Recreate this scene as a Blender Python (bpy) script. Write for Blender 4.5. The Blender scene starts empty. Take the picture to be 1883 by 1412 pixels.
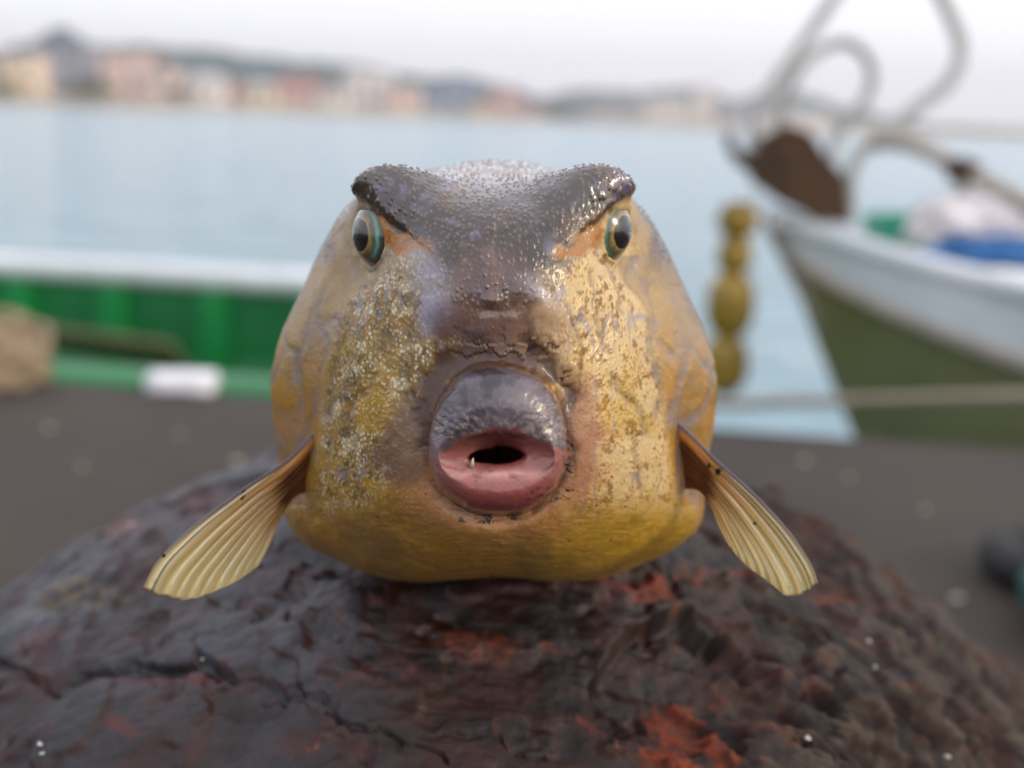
import bpy, bmesh, math, random
import numpy as np
from mathutils import Vector, Matrix

# ------------------------------------------------------------------ camera, sky, sun, exposure
scene = bpy.context.scene
C = scene.collection
W0, H0 = 1883.0, 1412.0                 # photograph size: all pixel figures below refer to it
ZC = 0.48                               # camera height above the quay
PITCH, ROLL = math.radians(13.6), math.radians(2.2)
LENS, SENSOR = 24.0, 22.2
FPX = LENS / SENSOR * W0
cam_d = bpy.data.cameras.new('camera'); cam = bpy.data.objects.new('camera', cam_d); C.objects.link(cam)
cam_d.lens = LENS; cam_d.sensor_width = SENSOR; cam_d.sensor_fit = 'HORIZONTAL'
cam_d.clip_start = 0.01; cam_d.clip_end = 6000
ROT = Matrix.Rotation(math.pi/2 - PITCH, 3, 'X') @ Matrix.Rotation(ROLL, 3, 'Z')
cam.matrix_world = Matrix.Translation((0, 0, ZC)) @ ROT.to_4x4()
cam_d.dof.use_dof = True; cam_d.dof.focus_distance = 0.2745; cam_d.dof.aperture_fstop = 3.7
scene.camera = cam

SUN_EL, SUN_AZ = math.radians(24), math.radians(112)     # azimuth from +Y towards +X
world = bpy.data.worlds.new('World'); scene.world = world; world.use_nodes = True
wn, wl = world.node_tree.nodes, world.node_tree.links
bg = wn['Background']
sky = wn.new('ShaderNodeTexSky'); sky.sky_type = 'NISHITA'; sky.sun_disc = False
sky.sun_elevation = SUN_EL; sky.sun_rotation = SUN_AZ
sky.air_density = 1.0; sky.dust_density = 3.0; sky.ozone_density = 1.5
mx = wn.new('ShaderNodeMix'); mx.data_type = 'RGBA'
mx.inputs[0].default_value = 0.74                         # thin even cloud veil over the blue
mx.inputs[7].default_value = (10.4, 10.2, 11.0, 1)
wl.new(sky.outputs[0], mx.inputs[6]); wl.new(mx.outputs[2], bg.inputs[0])
bg.inputs[1].default_value = 0.15
sun_d = bpy.data.lights.new('sun', 'SUN'); sun = bpy.data.objects.new('sun', sun_d); C.objects.link(sun)
sun_d.energy = 1.4; sun_d.angle = math.radians(14); sun_d.color = (1.0, 0.84, 0.62)
sdir = Vector((math.sin(SUN_AZ)*math.cos(SUN_EL), math.cos(SUN_AZ)*math.cos(SUN_EL), math.sin(SUN_EL)))
sun.rotation_euler = sdir.to_track_quat('Z', 'Y').to_euler()
scene.view_settings.view_transform = 'Standard'; scene.view_settings.look = 'None'
scene.view_settings.exposure = 0.1; scene.view_settings.gamma = 1.0
scene.view_settings.use_curve_mapping = False

# ------------------------------------------------------------------ pixel <-> world
Rn = np.array(ROT)
def ray(px, py):
    d = np.stack([(np.asarray(px, float)-W0/2)/FPX, -(np.asarray(py, float)-H0/2)/FPX, -np.ones_like(np.asarray(px, float))], -1)
    return d @ Rn.T
def PY(px, py, Y):                      # point on the pixel's ray at forward distance Y
    d = ray(px, py); t = np.asarray(Y)/d[..., 1]
    return d*t[..., None] + np.array([0, 0, ZC])
def PZ(px, py, z):                      # point on the pixel's ray at height z
    d = ray(px, py); t = (z-ZC)/d[..., 2]
    return d*t[..., None] + np.array([0, 0, ZC])
def proj(P):
    q = (P-np.array([0, 0, ZC])) @ Rn
    w = np.maximum(-q[..., 2], 1e-3)
    return W0/2 + FPX*q[..., 0]/w, H0/2 - FPX*q[..., 1]/w

# ------------------------------------------------------------------ numpy noise
def _h(ix, iy, iz, s):
    h = (ix.astype(np.uint32)*np.uint32(374761393) + iy.astype(np.uint32)*np.uint32(668265263)
         + iz.astype(np.uint32)*np.uint32(2147483647) + np.uint32((s*974634777+12345) & 0xffffffff))
    h = (h ^ (h >> np.uint32(13)))*np.uint32(1274126177)
    h = (h ^ (h >> np.uint32(16)))*np.uint32(2246822519)
    h = h ^ (h >> np.uint32(15))
    return h
def _hf(ix, iy, iz, s): return _h(ix, iy, iz, s).astype(np.float32)/np.float32(4294967295.0)
def noise(p, s=0):                      # value noise, about -1..1
    p = p.astype(np.float32); f0 = np.floor(p); i = f0.astype(np.int64); f = p-f0
    u = f*f*f*(f*(f*6-15)+10)
    out = 0
    for dx in (0, 1):
        wx = u[..., 0] if dx else 1-u[..., 0]
        for dy in (0, 1):
            wy = u[..., 1] if dy else 1-u[..., 1]
            for dz in (0, 1):
                wz = u[..., 2] if dz else 1-u[..., 2]
                out = out + wx*wy*wz*_hf(i[..., 0]+dx, i[..., 1]+dy, i[..., 2]+dz, s)
    return out*2-1
def fbm(p, o=4, s=0, g=0.5):
    a, t, n = 1.0, 0, 0
    for k in range(o):
        t = t + a*noise(p*(2.03**k)+17.3*k, s+k); n += a; a *= g
    return t/n
def worley(p, s=0, jit=0.85):           # F1, F2, cell hash
    p = p.astype(np.float32); i = np.floor(p).astype(np.int64)
    F1 = np.full(p.shape[:-1], 9., np.float32); F2 = F1.copy(); Hh = np.zeros_like(F1)
    for dx in (-1, 0, 1):
        for dy in (-1, 0, 1):
            for dz in (-1, 0, 1):
                a, b, c = i[..., 0]+dx, i[..., 1]+dy, i[..., 2]+dz
                d = ((a+.5+jit*(_hf(a, b, c, s)-.5)-p[..., 0])**2 + (b+.5+jit*(_hf(a, b, c, s+1)-.5)-p[..., 1])**2
                     + (c+.5+jit*(_hf(a, b, c, s+2)-.5)-p[..., 2])**2)
                d = np.sqrt(d); m = d < F1
                F2 = np.where(m, F1, np.minimum(F2, d)); Hh = np.where(m, _hf(a, b, c, s+3), Hh); F1 = np.where(m, d, F1)
    return F1, F2, Hh
def sst(a, b, x):
    t = np.clip((x-a)/(b-a), 0, 1); return t*t*(3-2*t)
def v3(x, y, z=0): return np.stack([x, y, np.zeros_like(x)+z], -1)
def lin(r, g, b):
    c = np.array([r, g, b])/255.0
    return np.where(c < .04045, c/12.92, ((c+.055)/1.055)**2.4)

# ------------------------------------------------------------------ interpolation
def hermite(xk, yk, x, mono=False):
    h = np.diff(xk); dl = np.diff(yk, axis=0)/h.reshape((-1,)+(1,)*(yk.ndim-1))
    m = np.zeros_like(yk)
    hh = h.reshape((-1,)+(1,)*(yk.ndim-1))
    if mono:
        w1 = 2*hh[1:]+hh[:-1]; w2 = hh[1:]+2*hh[:-1]
        same = dl[:-1]*dl[1:] > 0
        with np.errstate(divide='ignore', invalid='ignore'):
            mm = (w1+w2)/(w1/dl[:-1]+w2/dl[1:])
        m[1:-1] = np.where(same, np.nan_to_num(mm), 0)
    else:
        m[1:-1] = (dl[:-1]*hh[1:]+dl[1:]*hh[:-1])/(hh[1:]+hh[:-1])
    m[0] = dl[0]; m[-1] = dl[-1]
    k = np.clip(np.searchsorted(xk, x, 'right')-1, 0, len(xk)-2)
    sh = (-1,)+(1,)*(yk.ndim-1)
    t = ((x-xk[k])/h[k]).reshape(sh); hk = h[k].reshape(sh)
    return ((2*t**3-3*t**2+1)*yk[k] + (t**3-2*t**2+t)*hk*m[k] + (-2*t**3+3*t**2)*yk[k+1] + (t**3-t**2)*hk*m[k+1])
def curve(pts, n, closed=False):        # smooth resampling of a polyline by chord length
    p = np.array(pts, float)
    if closed: p = np.vstack([p, p[:1]])
    s = np.concatenate([[0], np.cumsum(np.linalg.norm(np.diff(p[:, :2] if p.shape[1] == 3 and abs(p[:, 0]).max() > 20 else p, axis=0), axis=1))])
    return hermite(s, p, np.linspace(0, s[-1], n))

# ------------------------------------------------------------------ object helpers
MATS = {}
def link(o, parent=None):
    C.objects.link(o)
    if parent is not None:
        o.parent = parent; o.matrix_parent_inverse = parent.matrix_basis.inverted()
    return o
def tag(o, label=None, cat=None, group=None, kind=None):
    for k, v in (('label', label), ('category', cat), ('group', group), ('kind', kind)):
        if v: o[k] = v
    return o
def empty(name, loc, label=None, cat=None, group=None):
    o = bpy.data.objects.new(name, None); o.location = [float(c) for c in loc]; o.empty_display_size = .05
    C.objects.link(o); return tag(o, label, cat, group)
def grid_mesh(name, P, closed_u=False, closed_v=False, attrs=None, flip=False):
    nu, nv = P.shape[:2]
    me = bpy.data.meshes.new(name)
    iu = np.arange(nu if closed_u else nu-1); iv = np.arange(nv if closed_v else nv-1)
    a, b = np.meshgrid(iu, iv, indexing='ij'); a1 = (a+1) % nu; b1 = (b+1) % nv
    q = np.stack([a*nv+b, a1*nv+b, a1*nv+b1, a*nv+b1], -1).reshape(-1, 4)
    if flip: q = q[:, ::-1]
    me.vertices.add(nu*nv); me.vertices.foreach_set('co', P.reshape(-1).astype(np.float32))
    nf = len(q); me.loops.add(nf*4); me.polygons.add(nf)
    me.loops.foreach_set('vertex_index', q.reshape(-1).astype(np.int32))
    me.polygons.foreach_set('loop_start', np.arange(0, nf*4, 4, dtype=np.int32))
    me.polygons.foreach_set('use_smooth', np.ones(nf, bool))
    me.update(calc_edges=True)
    for k, v in (attrs or {}).items():
        if v.ndim == 3:
            at = me.attributes.new(k, 'FLOAT_COLOR', 'POINT')
            at.data.foreach_set('color', np.concatenate([v, np.ones(v.shape[:2]+(1,))], -1).reshape(-1).astype(np.float32))
        else:
            at = me.attributes.new(k, 'FLOAT', 'POINT'); at.data.foreach_set('value', v.reshape(-1).astype(np.float32))
    return me
def mobj(name, me, mat, parent=None):
    o = bpy.data.objects.new(name, me)
    if mat is not None and not me.materials: me.materials.append(mat)
    return link(o, parent)
def tube_pts(pts, rad, seg=12):
    p = np.array(pts, float); n = len(p); rad = np.zeros(n)+rad
    t = np.gradient(p, axis=0); t /= np.linalg.norm(t, axis=1, keepdims=True)+1e-12
    up = np.array([0, 0, 1.]) if abs(t[0, 2]) < .9 else np.array([1., 0, 0])
    nrm = np.cross(t[0], up); nrm /= np.linalg.norm(nrm); out = []
    for k in range(n):
        nrm = nrm-t[k]*nrm.dot(t[k]); nrm /= np.linalg.norm(nrm); b = np.cross(t[k], nrm)
        a = np.linspace(0, 2*math.pi, seg, endpoint=False)
        out.append(p[k]+rad[k]*(np.cos(a)[:, None]*nrm+np.sin(a)[:, None]*b))
    out = [np.repeat(p[:1], seg, 0)]+out+[np.repeat(p[-1:], seg, 0)]
    return np.array(out)
def tube(name, pts, rad, mat, parent=None, seg=12):
    return mobj(name, grid_mesh(name, tube_pts(pts, rad, seg), closed_v=True), mat, parent)
def bm_obj(name, bm, mat, parent=None, bevel=0, smooth=False, seg=2):
    if bevel: bmesh.ops.bevel(bm, geom=bm.edges[:], offset=bevel, segments=seg, affect='EDGES', profile=.5)
    bmesh.ops.recalc_face_normals(bm, faces=bm.faces[:])
    me = bpy.data.meshes.new(name); bm.to_mesh(me); bm.free()
    if smooth:
        for p in me.polygons: p.use_smooth = True
    return mobj(name, me, mat, parent)
def box_bm(cx, cy, cz, sx, sy, sz, rz=0, bm=None):
    bm = bm or bmesh.new()
    M = Matrix.Translation((cx, cy, cz)) @ Matrix.Rotation(rz, 4, 'Z') @ Matrix.Diagonal((sx, sy, sz, 1))
    bmesh.ops.create_cube(bm, size=1, matrix=M); return bm

# ------------------------------------------------------------------ material helpers
class N:
    def __init__(s, name):
        s.m = bpy.data.materials.new(name); s.m.use_nodes = True
        s.t = s.m.node_tree; s.b = s.t.nodes['Principled BSDF']; s.out = s.t.nodes['Material Output']
    def n(s, kind, **kw):
        x = s.t.nodes.new('ShaderNode'+kind)
        for k, v in kw.items(): setattr(x, k, v)
        return x
    def l(s, a, b): s.t.links.new(a, b)
    def tex(s, scale, detail=4, rough=.55, coord='Object', stretch=None, kind='Noise'):
        tc = s.n('TexCoord'); x = s.n('Tex'+kind); v = tc.outputs[coord]
        if stretch:
            mp = s.n('Mapping'); mp.inputs['Scale'].default_value = stretch; s.l(v, mp.inputs[0]); v = mp.outputs[0]
        s.l(v, x.inputs['Vector']); x.inputs['Scale'].default_value = scale
        if kind == 'Noise': x.inputs['Detail'].default_value = detail; x.inputs['Roughness'].default_value = rough
        return x
    def ramp(s, src, stops):
        r = s.n('ValToRGB'); e = r.color_ramp.elements
        while len(e) < len(stops): e.new(.5)
        for k, (p, c) in enumerate(stops):
            e[k].position = p; e[k].color = (c if isinstance(c, tuple) else (c, c, c))[:3]+(1,)
        s.l(src, r.inputs[0]); return r
    def bump(s, src, strength=.3, dist=.001):
        b = s.n('Bump'); b.inputs['Strength'].default_value = strength; b.inputs['Distance'].default_value = dist
        s.l(src, b.inputs['Height']); return b
def L3(r, g, b): return tuple(float(c) for c in lin(r, g, b))
def simple(name, c1, c2, scale=6, rough=.6, bump=.2, dist=.004, spec=.5, metal=0, stretch=None, detail=5):
    k = N(name); x = k.tex(scale, detail, .6, stretch=stretch)
    r = k.ramp(x.outputs[0], [(.32, c1), (.68, c2)]); k.l(r.outputs[0], k.b.inputs['Base Color'])
    k.b.inputs['Roughness'].default_value = rough; k.b.inputs['Specular IOR Level'].default_value = spec
    k.b.inputs['Metallic'].default_value = metal
    if bump:
        y = k.tex(scale*4, 6, .6, stretch=stretch); b = k.bump(y.outputs[0], bump, dist); k.l(b.outputs[0], k.b.inputs['Normal'])
    return k.m

# ------------------------------------------------------------------ setting materials
Z_WATER = -0.87
m_quay = N('quay_concrete')
_a = m_quay.tex(2.2, 6, .6); _b = m_quay.tex(60, 4, .6); _v = m_quay.tex(55, kind='Voronoi')
_r = m_quay.ramp(_a.outputs[0], [(.3, L3(42, 35, 28)), (.7, L3(60, 51, 42))])
_s = m_quay.ramp(_v.outputs['Distance'], [(.10, 1.0), (.16, 0.0)])
_f = m_quay.ramp(_b.outputs[0], [(.56, 0.0), (.66, .8)])
_mul = m_quay.n('Math', operation='MULTIPLY'); m_quay.l(_s.outputs[0], _mul.inputs[0]); m_quay.l(_f.outputs[0], _mul.inputs[1])
_mix = m_quay.n('Mix', data_type='RGBA'); m_quay.l(_mul.outputs[0], _mix.inputs[0]); m_quay.l(_r.outputs[0], _mix.inputs[6])
_mix.inputs[7].default_value = L3(150, 138, 122)+(1,)
m_quay.l(_mix.outputs[2], m_quay.b.inputs['Base Color']); m_quay.b.inputs['Roughness'].default_value = .8
m_quay.l(m_quay.bump(_b.outputs[0], .6, .004).outputs[0], m_quay.b.inputs['Normal']); m_quay = m_quay.m

k = N('harbour_water')
k.b.inputs['Base Color'].default_value = L3(124, 156, 166)+(1,)
k.b.inputs['Roughness'].default_value = .16; k.b.inputs['IOR'].default_value = 1.33
_a = k.tex(1.5, 2, .5, stretch=(.45, 1.3, 1)); _b = k.tex(4.2, 3, .55, stretch=(.7, 1.3, 1))
_m = k.n('Math', operation='MULTIPLY_ADD'); k.l(_b.outputs[0], _m.inputs[0]); _m.inputs[1].default_value = .12; k.l(_a.outputs[0], _m.inputs[2])
k.l(k.bump(_m.outputs[0], 1.0, .22).outputs[0], k.b.inputs['Normal']); m_water = k.m

# ------------------------------------------------------------------ quay, water, far shore, hills
EA, EB = PZ(0., 690., 0.), PZ(1883., 822., 0.)
eu = (EB-EA)/np.linalg.norm(EB-EA); ew = np.array([-eu[1], eu[0], 0])         # along the edge, and out over the water
def Q(u, w, z): return EA+eu*u+ew*w+np.array([0, 0, z])
bm = bmesh.new()
top = [Q(-14, -.02, 0), Q(16, -.02, 0), Q(16, -12, 0), Q(-14, -12, 0)]
low = [Q(-14, .0, -.02), Q(16, .0, -.02), Q(16, -12, -.02), Q(-14, -12, -.02)]
bot = [q-np.array([0, 0, 2.5]) for q in low]
vs = [[bm.verts.new(p) for p in ring] for ring in (top, low, bot)]
bm.faces.new(vs[0])
for a, b in ((0, 1), (1, 2)):
    for i in range(4): bm.faces.new((vs[a][i], vs[b][i], vs[b][(i+1) % 4], vs[a][(i+1) % 4]))
tag(bm_obj('quay', bm, m_quay), kind='structure')
bm = bmesh.new(); f = bm.faces.new([bm.verts.new(p) for p in ((-2500, -400, Z_WATER), (2500, -400, Z_WATER), (2500, 3500, Z_WATER), (-2500, 3500, Z_WATER))])
tag(bm_obj('water', bm, m_water), kind='structure')

# far shore: a low embankment whose foot follows the opposite side of the harbour
m_shore = simple('shore_stone', L3(140, 128, 108), L3(176, 162, 138), .3, .9, .3, .05)
m_wood = simple('far_woods', L3(20, 54, 60), L3(42, 80, 80), .06, .95, .9, 3.0)
shore_Y = np.array([[-700, 215], [-200, 235], [0, 245], [400, 265], [800, 300], [1300, 360], [1640, 430], [1883, 480], [2600, 620]], float)
def sY(px): return np.interp(px, shore_Y[:, 0], shore_Y[:, 1])
pxs = np.linspace(-700, 2600, 120)
base = np.array([ray(p, 200.)*(sY(p)/ray(p, 200.)[1]) for p in pxs]); base[:, 2] = 0
nrm = noise(v3(pxs*.02, pxs*0))*.3
rows = []
for dy, z in ((0, Z_WATER-1), (0, Z_WATER+.9), (2, Z_WATER+1.5), (14, Z_WATER+1.9), (420, Z_WATER+3.0)):
    q = base.copy(); q[:, 1] += dy; q[:, 2] = z+nrm*(z > Z_WATER); rows.append(q)
tag(mobj('far_shore', grid_mesh('far_shore', np.array(rows)), m_shore), kind='structure')
# wooded hills: real ridges 600 m out
def ridge(name, prof, Y, depth, seed):
    prof = np.array(prof, float); px = np.linspace(prof[0, 0], prof[-1, 0], 220)
    py = hermite(prof[:, 0], prof[:, 1], px)
    crest = PY(px, py, np.full_like(px, Y)); rows = []
    for k in np.linspace(-1, 1, 15):
        q = crest.copy(); q[:, 1] += k*depth; h = np.cos(k*math.pi/2)**.8
        q[:, 2] = Z_WATER+1+(crest[:, 2]-Z_WATER-1)*h+noise(v3(px*.06, px*0+k*3), seed)*1.6*h+noise(v3(px*.2, px*0+k*5), seed+1)*.7*h
        rows.append(q)
    return tag(mobj(name, grid_mesh(name, np.array(rows)), m_wood), kind='structure')
ridge('hills', [(-900, 120), (-400, 95), (0, 110), (180, 88), (320, 90), (440, 100), (560, 112), (680, 122), (780, 140), (880, 150), (1000, 185), (1100, 235)], 560, 150, 3)
ridge('hills', [(900, 200), (1000, 176), (1090, 166), (1180, 168), (1270, 164), (1340, 184), (1420, 168), (1520, 196), (1640, 226), (1800, 236), (2300, 232), (2900, 240)], 760, 160, 9)

# houses and blocks along the far shore
def tint(n, r, g, b):
    if n not in MATS: MATS[n] = simple('wall_'+n, L3(r*.9, g*.9, b*.9), L3(r, g, b), .4, .85, .15, .02)
    return MATS[n]
m_win = simple('far_glass', L3(50, 58, 66), L3(74, 84, 92), 1, .25, 0)
RC = {'slate': (92, 98, 110), 'red': (150, 92, 82), 'brown': (112, 92, 80), 'pale': (190, 186, 182), 'teal': (96, 120, 126)}
WC = {'cream': (240, 216, 186), 'pink': (236, 204, 188), 'grey': (168, 168, 178), 'white': (238, 230, 224), 'sand': (222, 204, 174), 'rose': (222, 182, 176), 'ochre': (218, 180, 148), 'blue': (140, 158, 182)}
def house(pc, pw, ptop, col, roof, style, label, dY=8, cat='house'):
    Y = float(sY(pc))+dY; g = Z_WATER+1.9
    a = PY(np.array([pc-pw/2., pc+pw/2.]), np.array([ptop, ptop+0.]), np.array([Y, Y]))
    w = a[1, 0]-a[0, 0]; cx = a[:, 0].mean(); h = a[:, 2].mean()-g; d = max(7., w*.7)
    o = empty('shore_house' if cat == 'house' else 'shore_block', (cx, Y, g-.3), label, cat, 'buildings on the far shore')
    rh = {'flat': .5, 'gable': min(h*.32, w*.3), 'hip': min(h*.3, w*.3), 'peak': h*.36}[style]; wh = h-rh
    wm = tint(col, *WC[col]); rm = tint('roof_'+roof, *RC[roof])
    bm = box_bm(cx, Y+d/2, g-.5+(wh+.5)/2, w, d, wh+.5); bm_obj('wall', bm, wm, o)
    bm = bmesh.new(); e = .35; z0 = g+wh+.01
    c = [(cx-w/2-e, Y-e, z0), (cx+w/2+e, Y-e, z0), (cx+w/2+e, Y+d+e, z0), (cx-w/2-e, Y+d+e, z0)]
    lo = [bm.verts.new(p) for p in c]
    if style == 'flat': hi = [bm.verts.new((p[0], p[1], z0+rh)) for p in c]
    else:
        ins = {'gable': 0.02, 'hip': .28, 'peak': .42}[style]*w
        hi = [bm.verts.new((cx-w/2+ins, Y+d*.45, z0+rh)), bm.verts.new((cx+w/2-ins, Y+d*.45, z0+rh)), bm.verts.new((cx+w/2-ins, Y+d*.55, z0+rh)), bm.verts.new((cx-w/2+ins, Y+d*.55, z0+rh))]
    bm.faces.new(lo[::-1]); bm.faces.new(hi)
    for i in range(4): bm.faces.new((lo[i], lo[(i+1) % 4], hi[(i+1) % 4], hi[i]))
    bm_obj('roof', bm, rm, o)
    nf = max(1, int(wh/3)); nc = max(2, int(w/3.4)); me = None
    if nf*nc > 40: nc = max(2, 40//nf)
    for r in range(nf):
        for q in range(nc):
            x = cx-w/2+w*(q+.5)/nc; z = g+wh*(r+.55)/nf
            if me is None:
                b2 = box_bm(0, 0, 0, min(1.5, w/nc*.55), .12, min(1.5, wh/nf*.5)); me = bpy.data.meshes.new('window'); b2.to_mesh(me); b2.free(); me.materials.append(m_win)
            ob = bpy.data.objects.new('window', me); ob.location = (x, Y-.02, z); link(ob, o)
HS = [(-60, 120, 100, 'sand', 'brown', 'hip', 'sand coloured house beside the cream house'),
 (30, 66, 78, 'cream', 'slate', 'hip', 'cream house against the grey gabled hall'),
 (96, 118, 46, 'grey', 'slate', 'peak', 'tall grey hall with a steep dark roof', 26, 'hall'),
 (172, 40, 120, 'grey', 'slate', 'flat', 'low grey annex between hall and pink block', 14),
 (222, 74, 92, 'pink', 'brown', 'flat', 'tall pink apartment block with brown flat roof', 10, 'block'),
 (272, 64, 98, 'ochre', 'brown', 'hip', 'ochre house behind the pink block', 24),
 (290, 60, 128, 'pink', 'pale', 'flat', 'low pink house before the ochre one', 2),
 (338, 40, 128, 'grey', 'teal', 'gable', 'small grey house with teal roof', 12),
 (376, 58, 132, 'white', 'pale', 'hip', 'small white house with pale roof', 4),
 (424, 36, 148, 'rose', 'red', 'gable', 'tiny rose house with red roof', 12),
 (474, 54, 150, 'sand', 'pale', 'hip', 'sand house with pale roof by the embankment', 4),
 (546, 78, 140, 'rose', 'red', 'gable', 'long rose house with red roof', 14),
 (610, 52, 152, 'white', 'brown', 'hip', 'white house with brown roof', 6),
 (676, 90, 128, 'white', 'pale', 'gable', 'broad white house with pale gable below the wooded ridge', 20),
 (742, 58, 158, 'pink', 'pale', 'flat', 'low pink shed with flat roof', 6),
 (800, 44, 160, 'blue', 'slate', 'flat', 'bluish shed with slate roof', 12),
 (852, 54, 140, 'blue', 'slate', 'flat', 'tall bluish block behind the low sheds', 24, 'block'),
 (890, 50, 184, 'sand', 'red', 'gable', 'small sand house with red roof', 6),
 (934, 54, 158, 'rose', 'slate', 'flat', 'square rose block with slate roof', 18, 'block'),
 (984, 44, 196, 'rose', 'red', 'hip', 'low rose house with red hip roof', 4),
 (1044, 70, 204, 'blue', 'slate', 'flat', 'long dark waterside shed', 2, 'shed'),
 (1130, 110, 186, 'grey', 'pale', 'flat', 'long pale grey warehouse beside the dark shed', 16, 'warehouse'),
 (1226, 86, 180, 'white', 'pale', 'flat', 'white waterfront warehouse beside the slim tower', 20, 'warehouse'),
 (1300, 34, 158, 'white', 'pale', 'flat', 'slim white tower beside the white warehouse', 26, 'tower'),
 (1370, 90, 196, 'grey', 'pale', 'flat', 'pale grey hall beside the slim tower', 14, 'hall'),
 (1480, 100, 204, 'white', 'pale', 'gable', 'white hall with pale gable past the bow rails', 20, 'hall'),
 (1600, 110, 226, 'sand', 'pale', 'flat', 'flat sand coloured warehouse', 12, 'warehouse'),
 (1740, 120, 238, 'sand', 'pale', 'flat', 'flat sand warehouse near the breakwater', 12, 'warehouse')]
for h in HS: house(*h)
# clumps of trees at the foot of the houses
rng = random.Random(5)
def far_tree(px, ptop, pw, label):
    Y = float(sY(px))+1.5; g = Z_WATER+1.6
    p = PY(np.array([px-pw/2., px+pw/2.]), np.array([ptop, ptop+0.]), np.array([Y, Y])); cx = p[:, 0].mean(); H = p[0, 2]-g; R = (p[1, 0]-p[0, 0])/2
    o = empty('shore_tree', (cx, Y, g-.3), label, 'tree', 'trees along the far shore')
    tube('trunk', [(cx, Y, g-.4), (cx+.1, Y, g+H*.3), (cx, Y, g+H*.7)], [.3, .22, .08], tint('bark', 90, 74, 60), o, 8)
    bm = bmesh.new()
    for q in range(260):
        v = Vector((rng.gauss(0, .45), rng.gauss(0, .45), rng.gauss(0, .42)))
        c = Vector((cx+v.x*R, Y+v.y*R, g+H*.6+v.z*H*.42))
        s = .35+.35*rng.random(); M = Matrix.Translation(c) @ Matrix.Rotation(rng.random()*6, 4, Vector((rng.random(), rng.random(), rng.random()+.1)).normalized())
        vs = [bm.verts.new(M @ Vector(t)) for t in ((-s, -s*.6, 0), (s, -s*.6, .1), (s, s*.6, 0), (-s, s*.6, .1))]; bm.faces.new(vs)
    me = bpy.data.meshes.new('crown'); bm.to_mesh(me); bm.free(); mobj('crown', me, tint('leaf', 92, 104, 52), o)
for px, pt, pw, lb in ((146, 150, 34, 'olive tree in front of the low grey annex'), (176, 148, 40, 'olive tree beside the pink apartment block'), (8, 150, 40, 'dark tree before the cream house'), (322, 158, 30, 'small tree between pink and grey houses'), (1020, 212, 30, 'small tree by the dark waterside shed')):
    far_tree(px, pt, pw, lb)

# ------------------------------------------------------------------ the green boat moored along the quay
m_green = simple('green_paint', L3(4, 98, 48), L3(10, 118, 60), 3, .5, .3, .004)
m_green2 = simple('bright_green_paint', L3(6, 118, 56), L3(12, 132, 64), 5, .45, .25, .003)
m_whitep = simple('white_boat_paint', L3(196, 204, 208), L3(226, 230, 232), 4, .4, .25, .003)
m_plank = simple('old_plank', L3(66, 74, 42), L3(90, 92, 54), 5, .8, .4, .004, stretch=(1, 8, 8))
pf = PY(280., 483., 4.25); pn = PY(300., 690., 2.2)
wf = float((pf-EA) @ ew); zf = float(pf[2]); zn = float(pn[2]); wn_ = float((pn-EA) @ ew)
def uat(px, py, w):                      # u on the line w = const seen at pixel
    d = ray(px, py); t = float(w-((np.array([0, 0, ZC])-EA) @ ew))/float(d @ ew); return float((np.array([0, 0, ZC])+d*t-EA) @ eu)
u_st = uat(1010., 500., wf)
wm_ = (wf+wn_)/2; hb = (wf-wn_)/2; LB = 6.4
gb = empty('green_boat', Q(u_st-LB/2, wm_, Z_WATER), 'open green boat with white gunwale moored along the quay', 'boat')
def gsec(u, inset=0.0, z_floor=None):
    k = max(0.0, min(1.0, (u-(u_st-LB))/2.6)); f = math.sin(k*math.pi/2)**.7 if k > 0 else 0.02
    b = max(hb*f-inset, .02); rise = .25*(1-f)
    zb = Z_WATER-.22+rise+(0 if z_floor is None else z_floor)
    pts = [(-b, zn+rise), (-b*.97, (zn+zb)/2), (-b*.82, zb+.1), (-b*.6, zb), (b*.6, zb), (b*.82, zb+.1), (b*.97, (zf+zb)/2), (b, zf+rise)]
    return [Q(u, wm_+p[0], 0)+np.array([0, 0, p[1]]) for p in pts]
us = np.linspace(u_st-LB, u_st, 24)
outer = np.array([gsec(u) for u in us]); inner = np.array([gsec(u, .05, .28) for u in us])
mobj('hull', grid_mesh('hull', outer), m_green, gb)
mobj('inner_hull', grid_mesh('inner_hull', inner), m_green, gb)
tr = bmesh.new(); a = [tr.verts.new(p) for p in outer[-1]]; tr.faces.new(a); bm_obj('transom', tr, m_green, gb)
for side, cw, ch, mt, wo in ((1, .15, .075, m_whitep, -.02), (-1, .13, .06, m_green, .0)):
    ring = []
    for u in us:
        q = gsec(u)[-1 if side > 0 else 0]; q = q+ew*wo
        ring.append([q+ew*dw+np.array([0, 0, dz]) for dw, dz in ((-cw/2, -ch), (-cw/2, -.012), (-cw/2+.012, 0), (cw/2-.012, 0), (cw/2, -.012), (cw/2, -ch))])
    mobj('gunwale', grid_mesh('gunwale', np.array(ring), closed_v=True), mt, gb)
for px in (42, 212, 396, 576, 756, 930, -130):
    u = uat(px, 560., wf-.08)
    bm = bmesh.new(); z1, z0 = zf-.088, zf-.66
    vs = [[bm.verts.new(Q(u+du, wf-.075+dw, 0)+np.array([0, 0, z])) for du, dw in ((-.05, -.05), (.05, -.05), (.05, .04), (-.05, .04))] for z in (z0, z1)]
    bm.faces.new(vs[0][::-1]); bm.faces.new(vs[1])
    for i in range(4): bm.faces.new((vs[0][i], vs[0][(i+1) % 4], vs[1][(i+1) % 4], vs[1][i]))
    bm_obj('rib', bm, m_green2, gb, .006)
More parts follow.
